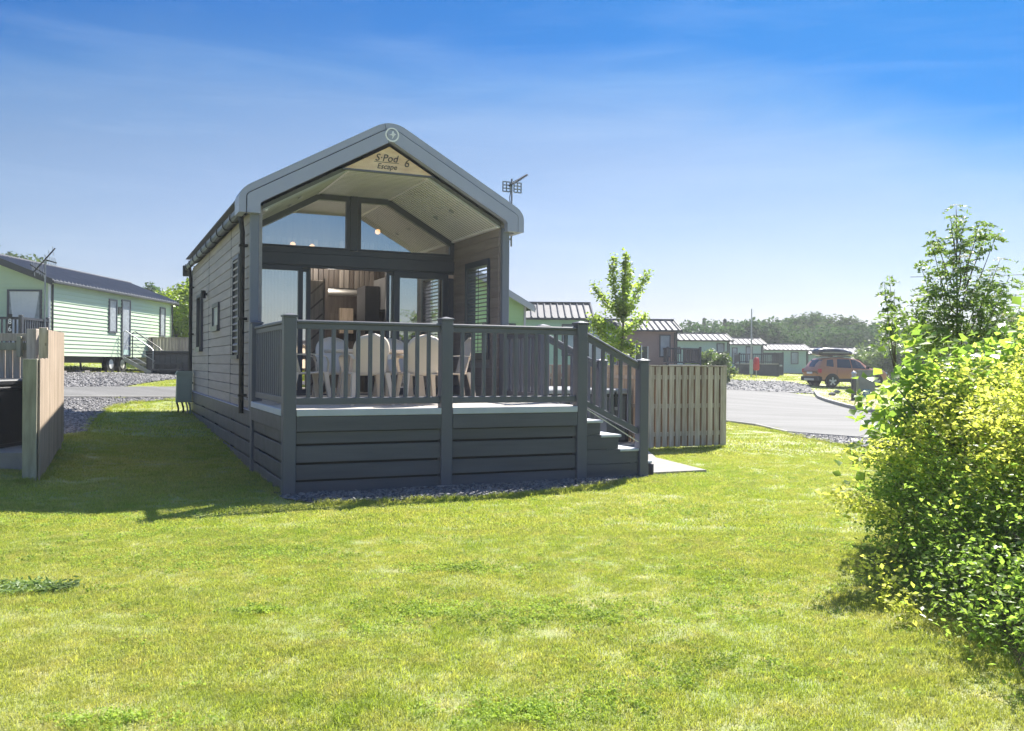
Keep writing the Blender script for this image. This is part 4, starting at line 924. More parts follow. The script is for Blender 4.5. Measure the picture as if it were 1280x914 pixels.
bx('wall', SH, SAGE, 0, 9, 0, 4, 0, .75); MB().prism([(-.2, .72), (2, 1.45), (4.2, .72), (4.2, .8), (2, 1.55), (-.2, .8)], 'x', -.2, 9.2).build('roof', SHED, SH)
bx('window_frame', SH, UPVC, 1, 1.8, -.03, 0, .2, .6)
p = at(878, 480, 56.)
# ------------------------------------------------------------------ pole, red cover, bollard, cabinet, little sign
def onpx(px, Y):
    x = (px - 640 - 0) / F_ * Y; return Vector((x, Y, hz(x, Y)))
p = onpx(939, 57.5); PL = MB().tube([p, p + Vector((0, 0, 4.3))], [.06, .035], 10).build('flag_pole', STEEL, None, smooth='auto'); tag(PL, 'tall thin grey pole in front of the far dark verandas', 'pole')
p2 = p + Vector((.27, -.2, 0)); RC = thing('fire_point', 'red covered fire extinguisher stand at the foot of the grey pole', 'fire point', p2)
MB().lathe([(.0, 1.25), (.12, 1.22), (.19, 1.05), (.20, .55), (.14, .42), (0, .42)], 14).build('red_hood', REDX, RC, smooth=True); MB().tube([(0, 0, 0), (0, 0, .45)], .03, 8).build('stand', STEEL, RC)
bx('backing_board', RC, SAGE, -.42, -.2, .02, .05, .2, 1.1)
p = onpx(1067.5, 41.0); p.z = at(1067, 500, 41).z; BO = thing('bollard_light', 'dark grey bollard light with a clear head on the verge by the road', 'bollard', p)
MB().lathe([(0, 0), (.115, 0), (.115, 1.02), (0, 1.02)], 18).build('post', GUTT, BO, smooth='auto'); MB().lathe([(.09, 1.02), (.10, 1.17), (0, 1.17)], 18).build('lens', FROST, BO, smooth='auto')
MB().lathe([(.125, 1.17), (.125, 1.2), (.06, 1.28), (0, 1.30)], 18).build('cap', STEEL, BO, smooth='auto'); MB().lathe([(.118, .98), (.125, 1.0), (.118, 1.02)], 18).build('collar', WHITE, BO, smooth='auto')
p = onpx(1083.5, 38); p.z = at(1083, 506, 38).z; SG = thing('small_sign', 'small blue notice on a short stake in the verge beside the bollard', 'sign', p)
bx('stake', SG, POSTG, -.015, .015, 0, .03, 0, .62); pl = bx('sign_plate', SG, BLUE, -.15, .15, -.02, 0, .30, .64, .004)
for k, wd_ in enumerate((.22, .18, .22, .12)): bx('text_line', pl, TEXTW, -wd_ / 2, wd_ / 2, -.0135, -.0105, .10 - k * .06, .118 - k * .06, 0)
p = onpx(1083, 45.5); CBN = thing('utility_cabinet', 'grey metal utility cabinet standing in front of the orange car, by its front door', 'cabinet', (p.x, p.y, at(1083, 490, 45.5).z), R(-8))
bx('cabinet_body', CBN, GREYC, -.36, .42, 0, .45, 0, 1.05, .01); bx('cabinet_roof', CBN, GREYC, -.40, .46, -.04, .49, 1.052, 1.09, .006)
for s in (-.34, .04): bx('cabinet_door', CBN, GREYC, s, s + .36, -.015, -.001, .06, 1.0, .004)

# ------------------------------------------------------------------ cars
def car(label, x, y, z, rz, paint, roofbox=True, sc=1.0, name='parked_car'):
    t = thing(name, label, 'car', (x, y, z), rz); t.scale = (sc, sc, sc)
    # stations along the length (rear 0 .. front 4.34): x, sill, belt, roof, half width, roof half width
    S = [(0.00, .62, .86, .90, .62, .60), (.05, .42, .96, 1.02, .78, .70), (.16, .38, 1.02, 1.18, .86, .66), (.34, .36, 1.04, 1.44, .89, .62), (.52, .35, 1.05, 1.58, .905, .60), (.85, .34, 1.05, 1.62, .91, .60),
         (1.4, .33, 1.04, 1.64, .91, .60), (1.9, .32, 1.03, 1.635, .91, .60), (2.35, .32, 1.02, 1.60, .91, .59), (2.65, .32, 1.01, 1.50, .91, .58), (2.95, .32, 1.0, 1.28, .905, .62), (3.25, .33, .99, 1.06, .90, .72),
         (3.6, .34, .97, 1.03, .89, .74), (4.0, .36, .90, .98, .86, .70), (4.22, .38, .80, .88, .80, .62), (4.34, .45, .68, .74, .66, .55)]
    def ringp(s):
        x_, zl, zb, zr, w_, wr = s; h = [(w_ * .80, zl), (w_ * .97, zl + .06), (w_, zl + .28), (w_ * .99, zb - .08), (w_ * .955, zb), (w_ * .955 * .45 + wr * .55, zb * .45 + zr * .55), (wr + .02, zr - .05), (wr * .85, zr - .008), (0, zr + .012)]
        return [(x_, -a, b) for a, b in h] + [(x_, a, b) for a, b in reversed(h[:-1])]
    body = MB().grid([ringp(s) for s in S]); n = len(ringp(S[0]))
    body.add(ringp(S[0]), [tuple(range(n))]); body.add(ringp(S[-1]), [tuple(range(n - 1, -1, -1))])
    b = body.build('body', paint, t, smooth='auto')
    def side(x_, f, out=.008, sgn=-1):
        for a, c in zip(S, S[1:]):
            if a[0] <= x_ <= c[0]:
                k = (x_ - a[0]) / (c[0] - a[0]); s = [p_ * (1 - k) + q_ * k for p_, q_ in zip(a, c)]; break
        w0 = s[4] * .955; w1 = s[5] + .02; z0, z1 = s[2], s[3] - .05
        return (x_, sgn * (w0 * (1 - f) + w1 * f + out + .012 * math.sin(f * 3.14)), z0 * (1 - f) + z1 * f)
    for sgn in (-1, 1):
        for (nm, pts) in (('side_window', [(.50, .25), (.95, .12), (.98, .9), (.62, .9)]), ('side_window', [(1.12, .08), (1.98, .06), (1.98, .92), (1.18, .92)]), ('side_window', [(2.04, .06), (2.85, .05), (2.66, .80), (2.30, .92), (2.04, .92)])):
            # fine strip so the pane follows the body
            m = MB(); xs = [p_[0] for p_ in pts]; x0, x1 = min(xs), max(xs); P = []
            for i in range(9):
                x_ = x0 + (x1 - x0) * i / 8
                def crossf(x_):
                    ys = []
                    for k in range(len(pts)):
                        (xa, fa), (xb, fb) = pts[k], pts[(k + 1) % len(pts)]
                        if xa != xb and min(xa, xb) - 1e-6 <= x_ <= max(xa, xb) + 1e-6: ys.append(fa + (fb - fa) * (x_ - xa) / (xb - xa))
                    return min(ys), max(ys)
                lo_, hi_ = crossf(x_); P.append([side(x_, lo_ + (hi_ - lo_) * j / 3, .01, sgn) for j in range(4)])
            m.grid(P).build(nm, CARGL, t, fix=False)
        MB().grid([[(x_, sgn * (.915), .31), (x_, sgn * .93, .34), (x_, sgn * .925, .47), (x_, sgn * .90, .49)] for x_ in (1.15, 1.6, 2.2, 3.05)]).build('sill_cladding', CARBLK, t, fix=False)
        for xw in (.80, 3.47):
            # dark arch ring, proud of the body, and the wheel inside it
            P = [[(xw + r_ * math.cos(a), sgn * yy, .34 + r_ * math.sin(a)) for (r_, yy) in ((.345, .80), (.345, .935), (.42, .94), (.43, .90))] for a in [R(-12 + 204 * i / 18) for i in range(19)]]
            MB().grid(P).build('wheel_arch', CARBLK, t, smooth='auto', fix=False)
            MB().add([(xw + .40 * math.cos(R(20 * i)), sgn * .917, .34 + .40 * math.sin(R(20 * i))) for i in range(-1, 11)], [tuple(range(12))]).build('wheel_well', BLACK, t, fix=False)
            wv = MB().tube([(xw, sgn * .72, .34), (xw, sgn * .945, .34)], .335, 26).build('wheel', RUBBER, t, smooth='auto')
            MB().tube([(xw, sgn * .945, .34), (xw, sgn * .955, .34)], .225, 22).build('rim', CARBLK, wv)
            sp_ = MB()
            for k in range(5):
                a = R(72 * k + 18); c_, s_ = math.cos(a), math.sin(a); nx_, nz_ = -s_, c_
                vs = [(xw + c_ * r_ + nx_ * h_, sgn * .962, .34 + s_ * r_ + nz_ * h_) for r_, h_ in ((.03, -.035), (.22, -.05), (.22, .05), (.03, .035))]; sp_.add(vs, [(0, 1, 2, 3)])
            sp_.build('wheel_spoke', SILV, wv, fix=False); MB().tube([(xw, sgn * .955, .34), (xw, sgn * .966, .34)], .06, 12).build('hub_cap', SILV, wv)
        bx('door_mirror', t, CARBLK, 2.78, 2.95, sgn * .95, sgn * 1.08, 1.02, 1.18, .03)
        for xd in (1.62, 2.45): bx('door_handle', t, paint, xd, xd + .18, sgn * .90, sgn * .935, .93, .965, .008)
        for xd in (1.08, 2.01, 3.0): bx('door_gap', t, CARBLK, xd, xd + .012, sgn * .895, sgn * .912, .50, .98, 0)
        bx('roof_rail', t, CARBLK, .7, 2.45, sgn * .575, sgn * .60, 1.655, 1.69, .008)
        bx('tail_light', t, REDX, .045, .20, sgn * .70, sgn * .875, .80, 1.02, .02); bx('headlight', t, SILV, 4.12, 4.24, sgn * .52, sgn * .80, .74, .86, .02)
    MB().grid([[(.40 + .0, -.55, 1.50), (.14, -.62, 1.12)], [(.36, 0, 1.515), (.10, 0, 1.12)], [(.40, .55, 1.50), (.14, .62, 1.12)]]).build('rear_window', CARGL, t, fix=False)
    MB().grid([[(2.62, -.54, 1.56), (3.18, -.66, 1.09)], [(2.68, 0, 1.585), (3.26, 0, 1.10)], [(2.62, .54, 1.56), (3.18, .66, 1.09)]]).build('windscreen', CARGL, t, fix=False)
    bx('rear_bumper', t, CARBLK, -.05, .25, -.86, .86, .36, .62, .04); bx('bumper_guard', t, SILV, -.065, .02, -.5, .5, .38, .5, .02); bx('front_bumper', t, CARBLK, 4.15, 4.40, -.78, .78, .36, .60, .05)
    bx('number_plate', t, WHITE, -.03, -.0, -.26, .26, .74, .85, .003)
    if roofbox:
        for xx in (.95, 2.05): bx('cross_bar', t, CARBLK, xx, xx + .05, -.60, .60, 1.69, 1.72, .005)
        P = []
        for (x_, w_, z0, z1) in ((.28, .28, 1.84, 1.98), (.34, .38, 1.76, 2.08), (.6, .42, 1.73, 2.15), (1.3, .43, 1.72, 2.16), (1.9, .40, 1.73, 2.10), (2.3, .34, 1.76, 1.98), (2.45, .24, 1.80, 1.90)):
            P.append([(x_, w_ * math.cos(a) ** 1 if 0 else w_ * (1 if math.cos(a) > 0 else -1) * abs(math.cos(a)) ** .5, (z0 + z1) / 2 + (z1 - z0) / 2 * (1 if math.sin(a) > 0 else -1) * abs(math.sin(a)) ** .6) for a in [2 * math.pi * k / 20 for k in range(21)]])
        m = MB().grid(P); m.add(P[0][:-1], [tuple(range(20))]); m.add(P[-1][:-1], [tuple(range(19, -1, -1))]); rb_ = m.build('roof_box', mat('glossy_dark_box', (.06, .055, .07), .25, coat=.5), t, smooth='auto')
        bx('box_seam', rb_, SILV, .5, 2.1, -.438, -.43, 1.885, 1.90, 0)
    return t
c0 = at(1032, 484.5, 49.5)
car('bronze-orange estate car with a dark roof box, parked side-on by the verge', c0.x - .80, c0.y + .2, c0.z, R(13), ORANGE)

# ================================================================== ROADS, GRAVEL, VERGES
def asphalt():
    m = bpy.data.materials.new('pale_tarmac'); m.use_nodes = True; t = m.node_tree; n = t.nodes; l = t.links; p = n['Principled BSDF']; p.inputs['Roughness'].default_value = .85
    g = n.new('ShaderNodeNewGeometry'); a = n.new('ShaderNodeTexNoise'); a.inputs['Scale'].default_value = .5; a.inputs['Detail'].default_value = 6; b = n.new('ShaderNodeTexNoise'); b.inputs['Scale'].default_value = 60; b.inputs['Detail'].default_value = 2
    mpn = n.new('ShaderNodeMapping'); mpn.inputs['Rotation'].default_value = (0, 0, R(20)); mpn.inputs['Scale'].default_value = (.5, 2.2, 1); l.new(g.outputs['Position'], mpn.inputs[0]); l.new(mpn.outputs[0], a.inputs['Vector']); l.new(g.outputs['Position'], b.inputs['Vector'])
    r1 = n.new('ShaderNodeValToRGB'); l.new(a.outputs[0], r1.inputs[0]); r1.color_ramp.elements[0].position = .3; r1.color_ramp.elements[0].color = (.115, .112, .108, 1); r1.color_ramp.elements[1].position = .7; r1.color_ramp.elements[1].color = (.185, .18, .175, 1)
    r2 = n.new('ShaderNodeMapRange'); l.new(b.outputs[0], r2.inputs[0]); r2.inputs[1].default_value = .3; r2.inputs[2].default_value = .7; r2.inputs[3].default_value = .8; r2.inputs[4].default_value = 1.15
    s = n.new('ShaderNodeVectorMath'); s.operation = 'SCALE'; l.new(r1.outputs[0], s.inputs[0]); l.new(r2.outputs[0], s.inputs[3]); l.new(s.outputs[0], p.inputs['Base Color'])
    bp = n.new('ShaderNodeBump'); bp.inputs['Strength'].default_value = .4; bp.inputs['Distance'].default_value = .01; l.new(b.outputs[0], bp.inputs['Height']); l.new(bp.outputs[0], p.inputs['Normal']); return m
TAR = asphalt()
def gravelmat():
    m = bpy.data.materials.new('slate_gravel_bed'); m.use_nodes = True; t = m.node_tree; n = t.nodes; l = t.links; p = n['Principled BSDF']; p.inputs['Roughness'].default_value = .8
    g = n.new('ShaderNodeNewGeometry'); v = n.new('ShaderNodeTexVoronoi'); v.inputs['Scale'].default_value = 22; l.new(g.outputs['Position'], v.inputs['Vector'])
    sp_ = n.new('ShaderNodeSeparateColor'); l.new(v.outputs['Color'], sp_.inputs[0]); r = n.new('ShaderNodeValToRGB'); l.new(sp_.outputs[0], r.inputs[0])
    r.color_ramp.elements[0].color = (.08, .08, .09, 1); r.color_ramp.elements[1].color = (.27, .26, .26, 1); l.new(r.outputs[0], p.inputs['Base Color'])
    bp = n.new('ShaderNodeBump'); bp.inputs['Strength'].default_value = 1; bp.inputs['Distance'].default_value = .03; bp.invert = True; l.new(v.outputs['Distance'], bp.inputs['Height']); l.new(bp.outputs[0], p.inputs['Normal']); return m
GRV = gravelmat()
ROADS = []
def reg_sheet(*a, **k): o = sheet(*a, **k); ROADS.append(o[1]); return o
reg_sheet('road', [(640, 516), (760, 519), (840, 521), (905, 527), (945, 532), (985, 541.5), (1085, 549), (1290, 556)], [(640, 484), (760, 485), (840, 486), (905, 487), (985, 491), (1022, 497), (1070, 513), (1290, 528)], TAR, nu=60, nv=16, lift=.02)
reg_sheet('side_road', [(-40, 497), (78, 497), (215, 497), (250, 497)], [(-40, 485), (78, 485), (160, 484.5), (250, 484.5)], TAR, nu=40, nv=10, lift=.03)
def strip_sheet(name, near, far, lift): return sheet(name, near, far, GRV, lift=lift, nu=40, nv=8)
gA = strip_sheet('gravel_bed', [(-60, 553), (60, 551), (78, 549), (106, 542), (118, 525), (135, 511), (165, 503.5), (222, 500)], [(-60, 498), (60, 498), (78, 497.6), (106, 497.6), (118, 497.6), (135, 497.6), (165, 497.6), (222, 497.6)], .02)
gB = strip_sheet('gravel_bed', [(-60, 484.5), (78, 484.5), (150, 484.5), (165, 482), (190, 478), (216, 475), (250, 474)], [(-60, 466.5), (78, 466.5), (150, 466.5), (165, 466.5), (190, 467), (216, 467), (250, 467)], .02)
gC = strip_sheet('gravel_bed', [(700, 482), (905, 487.5), (985, 491), (1018, 493)], [(700, 477), (905, 475), (985, 477.5), (1010, 482)], .03)
gD = strip_sheet('gravel_bed', [(985, 543), (1010, 549), (1050, 557), (1100, 562), (1200, 568)], [(985, 541.8), (1010, 543.6), (1050, 546.4), (1100, 550.2), (1200, 553)], .03)
a = [tuple(uv(u, v).xy) for u, v in ((-.12, -.28), (.17, -.83), (1.0, -.98), (2.01, -1.02), (3.0, -.85), (3.85, -.60), (4.5, -.28), (4.9, -.12))]; b_ = [tuple(uv(u, .35).xy) for u in (-.12, .17, 1.0, 2.01, 3, 3.85, 4.5, 4.9)]
gE = sheet('gravel_bed', a, b_, GRV, lift=.012, nu=30, nv=8, px=False)
# kerbs
def kerb(name, pts, m, h=.08, w_=.09, label=None):
    P = [gnd(*p) for p in pts]; o = []
    for a, b in zip(P, P[1:]):
        L = math.dist(a, b); n = max(1, int(L / .9))
        for k in range(n):
            x0, y0 = a[0] + (b[0] - a[0]) * k / n, a[1] + (b[1] - a[1]) * k / n; x1, y1 = a[0] + (b[0] - a[0]) * (k + .985) / n, a[1] + (b[1] - a[1]) * (k + .985) / n
            bar('kerb_stone', KB, m, (x0, y0, hz(x0, y0) + h / 2), (x1, y1, hz(x1, y1) + h / 2), w_, h + .06, .012)
KB = bpy.data.objects.new('kerb', None); COL.objects.link(KB); KB['kind'] = 'structure'
KST = mat('pale_kerb_stone', (.38, .36, .33), .8, var=.12, vscale=4)
kerb('k', [(1019, 492), (1024, 499), (1034, 503), (1062, 511), (1100, 518), (1180, 524)], KST, .12, .14)
kerb('k', [(880, 524), (905, 527.5), (945, 532.5), (985, 542), (1085, 549.8), (1200, 554)], KST, .03, .07)
kerb('k', [(60, 498), (150, 498), (222, 498)], KST, .03, .07); 
for (x_, y_) in ((1046, 492), (1040, 495)):
    gx_, gy_ = gnd(x_, y_); bm = bmesh.new(); bmesh.ops.create_icosphere(bm, subdivisions=2, radius=.16)
    for v_ in bm.verts: v_.co *= random.uniform(.8, 1.15); v_.co.z *= .7
    me = bpy.data.meshes.new('rock'); bm.to_mesh(me); bm.free(); o = reg('rock', me, SLATE, None, (gx_, gy_, hz(gx_, gy_) + .08)); tag(o, 'grey rock lying on the verge, the %s of the two' % ('right one' if x_ > 1043 else 'left one'), 'rock', 'rocks on the verge')
DM = mat('dry_verge_grass', (.36, .29, .17), .9, var=.2, vscale=6)
sheet('verge', [(1022, 499), (1036, 502), (1062, 509.5), (1100, 516)], [(1020, 490.5), (1036, 495), (1062, 498), (1100, 503)], DM, lift=.035, nu=20, nv=6)
# patch of bare earth under the bush
EM = mat('dry_earth_and_litter', (.19, .135, .085), .95, var=.4, vscale=9, bump=.6)
sheet('bare_earth', [(2.62, 4.0), (2.55, 4.5), (2.75, 5.0), (2.95, 5.8), (3.2, 6.6)], [(5.5, 4.0), (5.5, 4.5), (5.5, 5.0), (5.5, 5.8), (5.5, 6.6)], EM, lift=.012, nu=16, nv=10, px=False)
# overhead cables at the far right
for k, (z0, z1) in enumerate(((10.2, 11.9), (8.6, 9.9), (7.7, 8.8))):
    c = MB(); P = [(46 + 40 * t, 70 + 10 * t, z0 + (z1 - z0) * t - 1.5 * t * (1 - t)) for t in [i / 20 for i in range(21)]]
    P = [(34 + 60 * t, 78, z0 - .9 + (z1 - z0) * 2.0 * t - 2 * t * (1 - t)) for t in [i / 20 for i in range(21)]]
    o = c.tube(P, .025, 5).build('overhead_cable', GUTT, None, smooth=True); tag(o, ('highest', 'middle', 'lowest')[k] + ' of the three thin overhead cables at the right edge', 'cable', 'overhead cables')
# ================================================================== SCATTER
def scatter(name, pv, pf, pts, rotz, scl, m, tilt=None, **k):
    """one object: the mesh holds a prototype and bare points; nodes put a turned, scaled copy of it on every point"""
    me = bpy.data.meshes.new(name); nP = len(pv); V = np.vstack([pv, pts]); me.from_pydata(V.tolist(), [], [tuple(f) for f in pf]); me.materials.append(m)
    a = me.attributes.new('proto', 'BOOLEAN', 'POINT'); a.data.foreach_set('value', np.r_[np.ones(nP, bool), np.zeros(len(pts), bool)])
    r = np.zeros((len(V), 3), np.float32); r[nP:, 2] = rotz
    if tilt is not None: r[nP:, :2] = tilt
    a = me.attributes.new('turn', 'FLOAT_VECTOR', 'POINT'); a.data.foreach_set('vector', r.ravel())
    s = np.ones(len(V), np.float32); s[nP:] = scl; a = me.attributes.new('size', 'FLOAT', 'POINT'); a.data.foreach_set('value', s)
    o = reg(name, me, None, kind='stuff', **k)
    g = bpy.data.node_groups.new(name, 'GeometryNodeTree'); g.interface.new_socket('Geometry', in_out='INPUT', socket_type='NodeSocketGeometry'); g.interface.new_socket('Geometry', in_out='OUTPUT', socket_type='NodeSocketGeometry')
    n = g.nodes; l = g.links; i = n.new('NodeGroupInput'); out = n.new('NodeGroupOutput')
    def at_(nm, ty): q = n.new('GeometryNodeInputNamedAttribute'); q.data_type = ty; q.inputs['Name'].default_value = nm; return q.outputs[0]
    se = n.new('GeometryNodeSeparateGeometry'); l.new(i.outputs[0], se.inputs[0]); l.new(at_('proto', 'BOOLEAN'), se.inputs[1])
    ip = n.new('GeometryNodeInstanceOnPoints'); l.new(se.outputs[1], ip.inputs['Points']); l.new(se.outputs[0], ip.inputs['Instance']); l.new(at_('turn', 'FLOAT_VECTOR'), ip.inputs['Rotation']); l.new(at_('size', 'FLOAT'), ip.inputs['Scale'])
    l.new(ip.outputs[0], out.inputs[0]); md = o.modifiers.new('scatter', 'NODES'); md.node_group = g; return o
def inpoly(P, poly):
    x, y = P[:, 0], P[:, 1]; r = np.zeros(len(P), bool); n = len(poly); j = n - 1
    for i in range(n):
        xi, yi = poly[i]; xj, yj = poly[j]
        c = ((yi > y) != (yj > y)) & (x < (xj - xi) * (y - yi) / (yj - yi + 1e-12) + xi); r ^= c; j = i
    return r
def border(s):
    V = s[1][:, :2].reshape(s[2][0] + 1, s[2][1] + 1, 2); return np.vstack([V[:, 0], V[-1, 1:], V[::-1, -1], V[0, ::-1][1:-1]])
GRAV = [border(x) for x in (gA, gB, gC, gD, gE)]
RD = []
for V_ in ROADS:
    pass
ROADB = []
for (o_, V_, nn_) in (): pass
def quad_uv(u0, u1, v0, v1): return np.array([tuple(uv(*q).xy) for q in ((u0, v0), (u1, v0), (u1, v1), (u0, v1))])
SOLID = [quad_uv(-.03, 3.95, 0, 12.4), np.array([tuple(uv(*q).xy) for q in ((5.12, .12), (6.05, .12), (6.35, 1.9), (7.05, 3.3), (7.08, 6.0), (4.6, 6.0), (4.6, 1.3), (5.12, 1.3))]), quad_uv(3.9, 5.0, .0, 1.2), np.array([(-9.9, 12.3), (-6.95, 12.3), (-7.4, 14.5), (-9.9, 14.5)])]
def ok_grass(P):
    r = np.ones(len(P), bool)
    for b in GRAV + SOLID + ROADP: r &= ~inpoly(P, b)
    return r
ROADP = []
for V_, nu_, nv_ in ((ROADS[0], 60, 16), (ROADS[1], 40, 10)):
    W_ = V_[:, :2].reshape(nu_ + 1, nv_ + 1, 2); ROADP.append(np.vstack([W_[:, 0], W_[-1, 1:], W_[::-1, -1], W_[0, ::-1][1:-1]]))
def infov(P, m=1.12): return (np.abs(P[:, 0]) < P[:, 1] * .562 * m + .3)
def rand_pts(n, x0, x1, y0, y1): return np.column_stack([RNG.uniform(x0, x1, n), RNG.uniform(y0, y1, n)])
def vnoise(P, s, seed):
    r = np.random.default_rng(seed); t = r.uniform(size=(64, 64)); q = P / s; i = np.floor(q).astype(int); f = q - i; f = f * f * (3 - 2 * f)
    g = lambda a, b: t[a % 64, b % 64]
    return (g(i[:, 0], i[:, 1]) * (1 - f[:, 0]) + g(i[:, 0] + 1, i[:, 1]) * f[:, 0]) * (1 - f[:, 1]) + (g(i[:, 0], i[:, 1] + 1) * (1 - f[:, 0]) + g(i[:, 0] + 1, i[:, 1] + 1) * f[:, 0]) * f[:, 1]

# ------------------------------------------------------------------ mown grass
def tuft(n, rad, h, wd, lean):
    V = []; F = []
    for i in range(n):
        a = RNG.uniform(0, 6.283); r = rad * math.sqrt(RNG.uniform()); x, y = r * math.cos(a), r * math.sin(a); b = RNG.uniform(0, 6.283); hh = h * RNG.uniform(.45, 1.15); ln = lean * RNG.uniform(.2, 1.4) * hh
        dx, dy = math.cos(b) * ln, math.sin(b) * ln; c = RNG.uniform(0, 6.283); sx, sy = math.cos(c) * wd, math.sin(c) * wd; k = len(V)
        V += [(x - sx, y - sy, -.004), (x + sx, y + sy, -.004), (x + dx * .45 + sx * .7, y + dy * .45 + sy * .7, hh * .62), (x + dx * .45 - sx * .7, y + dy * .45 - sy * .7, hh * .62), (x + dx * 1.25, y + dy * 1.25, hh)]
        F += [(k, k + 1, k + 2, k + 3), (k + 3, k + 2, k + 4)]
    return np.array(V), F
def lawn_layer(name, n, y0, y1, tuftargs, s0, s1, label=None):
    P = rand_pts(n, -y1 * .64, y1 * .64, y0, y1); P = P[infov(P)]; P = P[ok_grass(P)]
    Z = H(P[:, 0], P[:, 1]); pv, pf = tuft(*tuftargs)
    k = .75 + .5 * vnoise(P, .6, 3); o = scatter(name, pv, pf, np.column_stack([P, Z]), RNG.uniform(0, 6.28, len(P)), RNG.uniform(s0, s1, len(P)) * k, GRB); return o
lawn_layer('grass', 16000, 2.6, 8.5, (70, .10, .024, .0017, .9), .75, 1.25)
lawn_layer('grass', 17000, 8.3, 16, (60, .13, .026, .0028, .8), .8, 1.3)
lawn_layer('grass', 14000, 15.8, 32, (50, .22, .030, .006, .8), .8, 1.3)
lawn_layer('grass', 7000, 30, 70, (40, .5, .05, .015, .8), .8, 1.3)
# clover and low weeds in patches
def clover_proto(n, rad):
    C = np.column_stack([RNG.normal(0, rad * .5, n), RNG.normal(0, rad * .5, n), RNG.uniform(.010, .038, n)]); V, T = leaf_geo(C, RNG.uniform(.014, .024, n), None, .95, .12, 1.2); V[:, 2] = np.maximum(V[:, 2], .002); return V, T.tolist()
CLV = leafmat('clover_leaf', (.25, .35, .06), (.34, .44, .09), .35, .6, .15)
patch = []
for (px_, py_, rx, ry, n) in ((235, 700, 1.25, .42, 190), (340, 690, .6, .3, 70), (190, 668, 1.0, .35, 60), (650, 770, .85, .34, 150), (740, 770, .45, .3, 70), (520, 770, .35, .25, 50), (640, 895, .35, .12, 70), (740, 880, .35, .22, 55), (25, 738, .45, .16, 80),
                              (545, 712, .3, .14, 35), (600, 712, .4, .2, 70), (940, 740, .9, .8, 110), (990, 680, .7, .6, 120), (1010, 600, 1.6, 1.0, 160), (860, 640, .9, .5, 160), (130, 905, .3, .12, 40), (320, 765, .15, .06, 40), (890, 840, .4, .3, 60), (60, 650, 1.6, .5, 160)):
    gx_, gy_ = gnd(px_, py_); q = np.column_stack([RNG.normal(0, rx * .55, n), RNG.normal(0, ry * .55, n)]); patch.append(q + [gx_, gy_])
P = np.vstack(patch + [rand_pts(500, -5, 5, 4, 12)]); P = P[ok_grass(P) & (P[:, 1] > 2.5)]
pv, pf = clover_proto(26, .07); scatter('clover', pv, pf, np.column_stack([P, H(P[:, 0], P[:, 1])]), RNG.uniform(0, 6.28, len(P)), RNG.uniform(.45, .95, len(P)), CLV)
# rosette weed and taller tufts at edges
WE = leafmat('dark_weed_leaf', (.14, .22, .07), (.22, .30, .10), .3)
gx_, gy_ = gnd(22, 738); pts = np.column_stack([RNG.normal(gx_, .16, 30), RNG.normal(gy_, .08, 30)]); C = np.column_stack([RNG.normal(0, .05, 40), RNG.normal(0, .05, 40), RNG.uniform(.01, .07, 40)]); V_, T_ = leaf_geo(C, .07, None, .28, .1, .3)
scatter('broad_leaved_weeds', V_, T_.tolist(), np.column_stack([pts, H(pts[:, 0], pts[:, 1])]), RNG.uniform(0, 6.28, 30), RNG.uniform(.45, .9, 30), WE)
ed = []
for pl_, n in (([(400, 632), (460, 629), (600, 624), (700, 617), (760, 606), (800, 603)], 170), ([(905, 529), (985, 543), (1060, 560)], 90), ([(78, 549), (106, 542), (118, 525), (135, 511), (165, 504), (222, 500)], 160), ([(812, 564), (905, 560)], 60), ([(24, 606), (50, 598), (80, 550)], 60), ([(352, 620), (320, 590), (245, 518)], 120)):
    W_ = [gnd(*q) for q in pl_]
    for i in range(n):
        k = RNG.integers(0, len(W_) - 1); f = RNG.uniform(); ed.append((W_[k][0] * (1 - f) + W_[k + 1][0] * f + RNG.normal(0, .05), W_[k][1] * (1 - f) + W_[k + 1][1] * f + RNG.normal(0, .05)))
P = np.array(ed); pv, pf = tuft(45, .07, .06, .003, .8); scatter('edge_grass', pv, pf, np.column_stack([P, H(P[:, 0], P[:, 1])]), RNG.uniform(0, 6.28, len(P)), RNG.uniform(.5, 1.3, len(P)), GRB)
# ------------------------------------------------------------------ loose stones
bm = bmesh.new(); bmesh.ops.create_icosphere(bm, subdivisions=1, radius=.5)
rr = np.random.default_rng(5)
for v_ in bm.verts: v_.co *= rr.uniform(.7, 1.1)
sv_ = np.array([v_.co[:] for v_ in bm.verts]); sv_[:, 2] *= .45; sf_ = [[v_.index for v_ in f.verts] for f in bm.faces]; bm.free()
def stonemat(nm, c1, c2):
    m = bpy.data.materials.new(nm); m.use_nodes = True; n = m.node_tree.nodes; l = m.node_tree.links; oi = n.new('ShaderNodeObjectInfo'); r = n.new('ShaderNodeValToRGB'); l.new(oi.outputs['Random'], r.inputs[0]); r.color_ramp.elements[0].color = (*c1, 1); r.color_ramp.elements[1].color = (*c2, 1)
    l.new(r.outputs[0], n['Principled BSDF'].inputs['Base Color']); n['Principled BSDF'].inputs['Roughness'].default_value = .75; return m
STM = stonemat('slate_chip', (.075, .078, .09), (.21, .205, .21)); STL = stonemat('mixed_gravel_stone', (.09, .088, .09), (.36, .34, .33))
def stones(name, poly, n, s0, s1, m):
    lo, hi = poly.min(0), poly.max(0); P = rand_pts(n, lo[0], hi[0], lo[1], hi[1]); P = P[inpoly(P, poly)]; P = P[infov(P)]
    scatter(name, sv_, sf_, np.column_stack([P, H(P[:, 0], P[:, 1]) + .02]), RNG.uniform(0, 6.28, len(P)), RNG.uniform(s0, s1, len(P)), m, tilt=RNG.normal(0, .35, (len(P), 2)))
stones('slate_chippings', GRAV[4], 9000, .03, .075, STM)
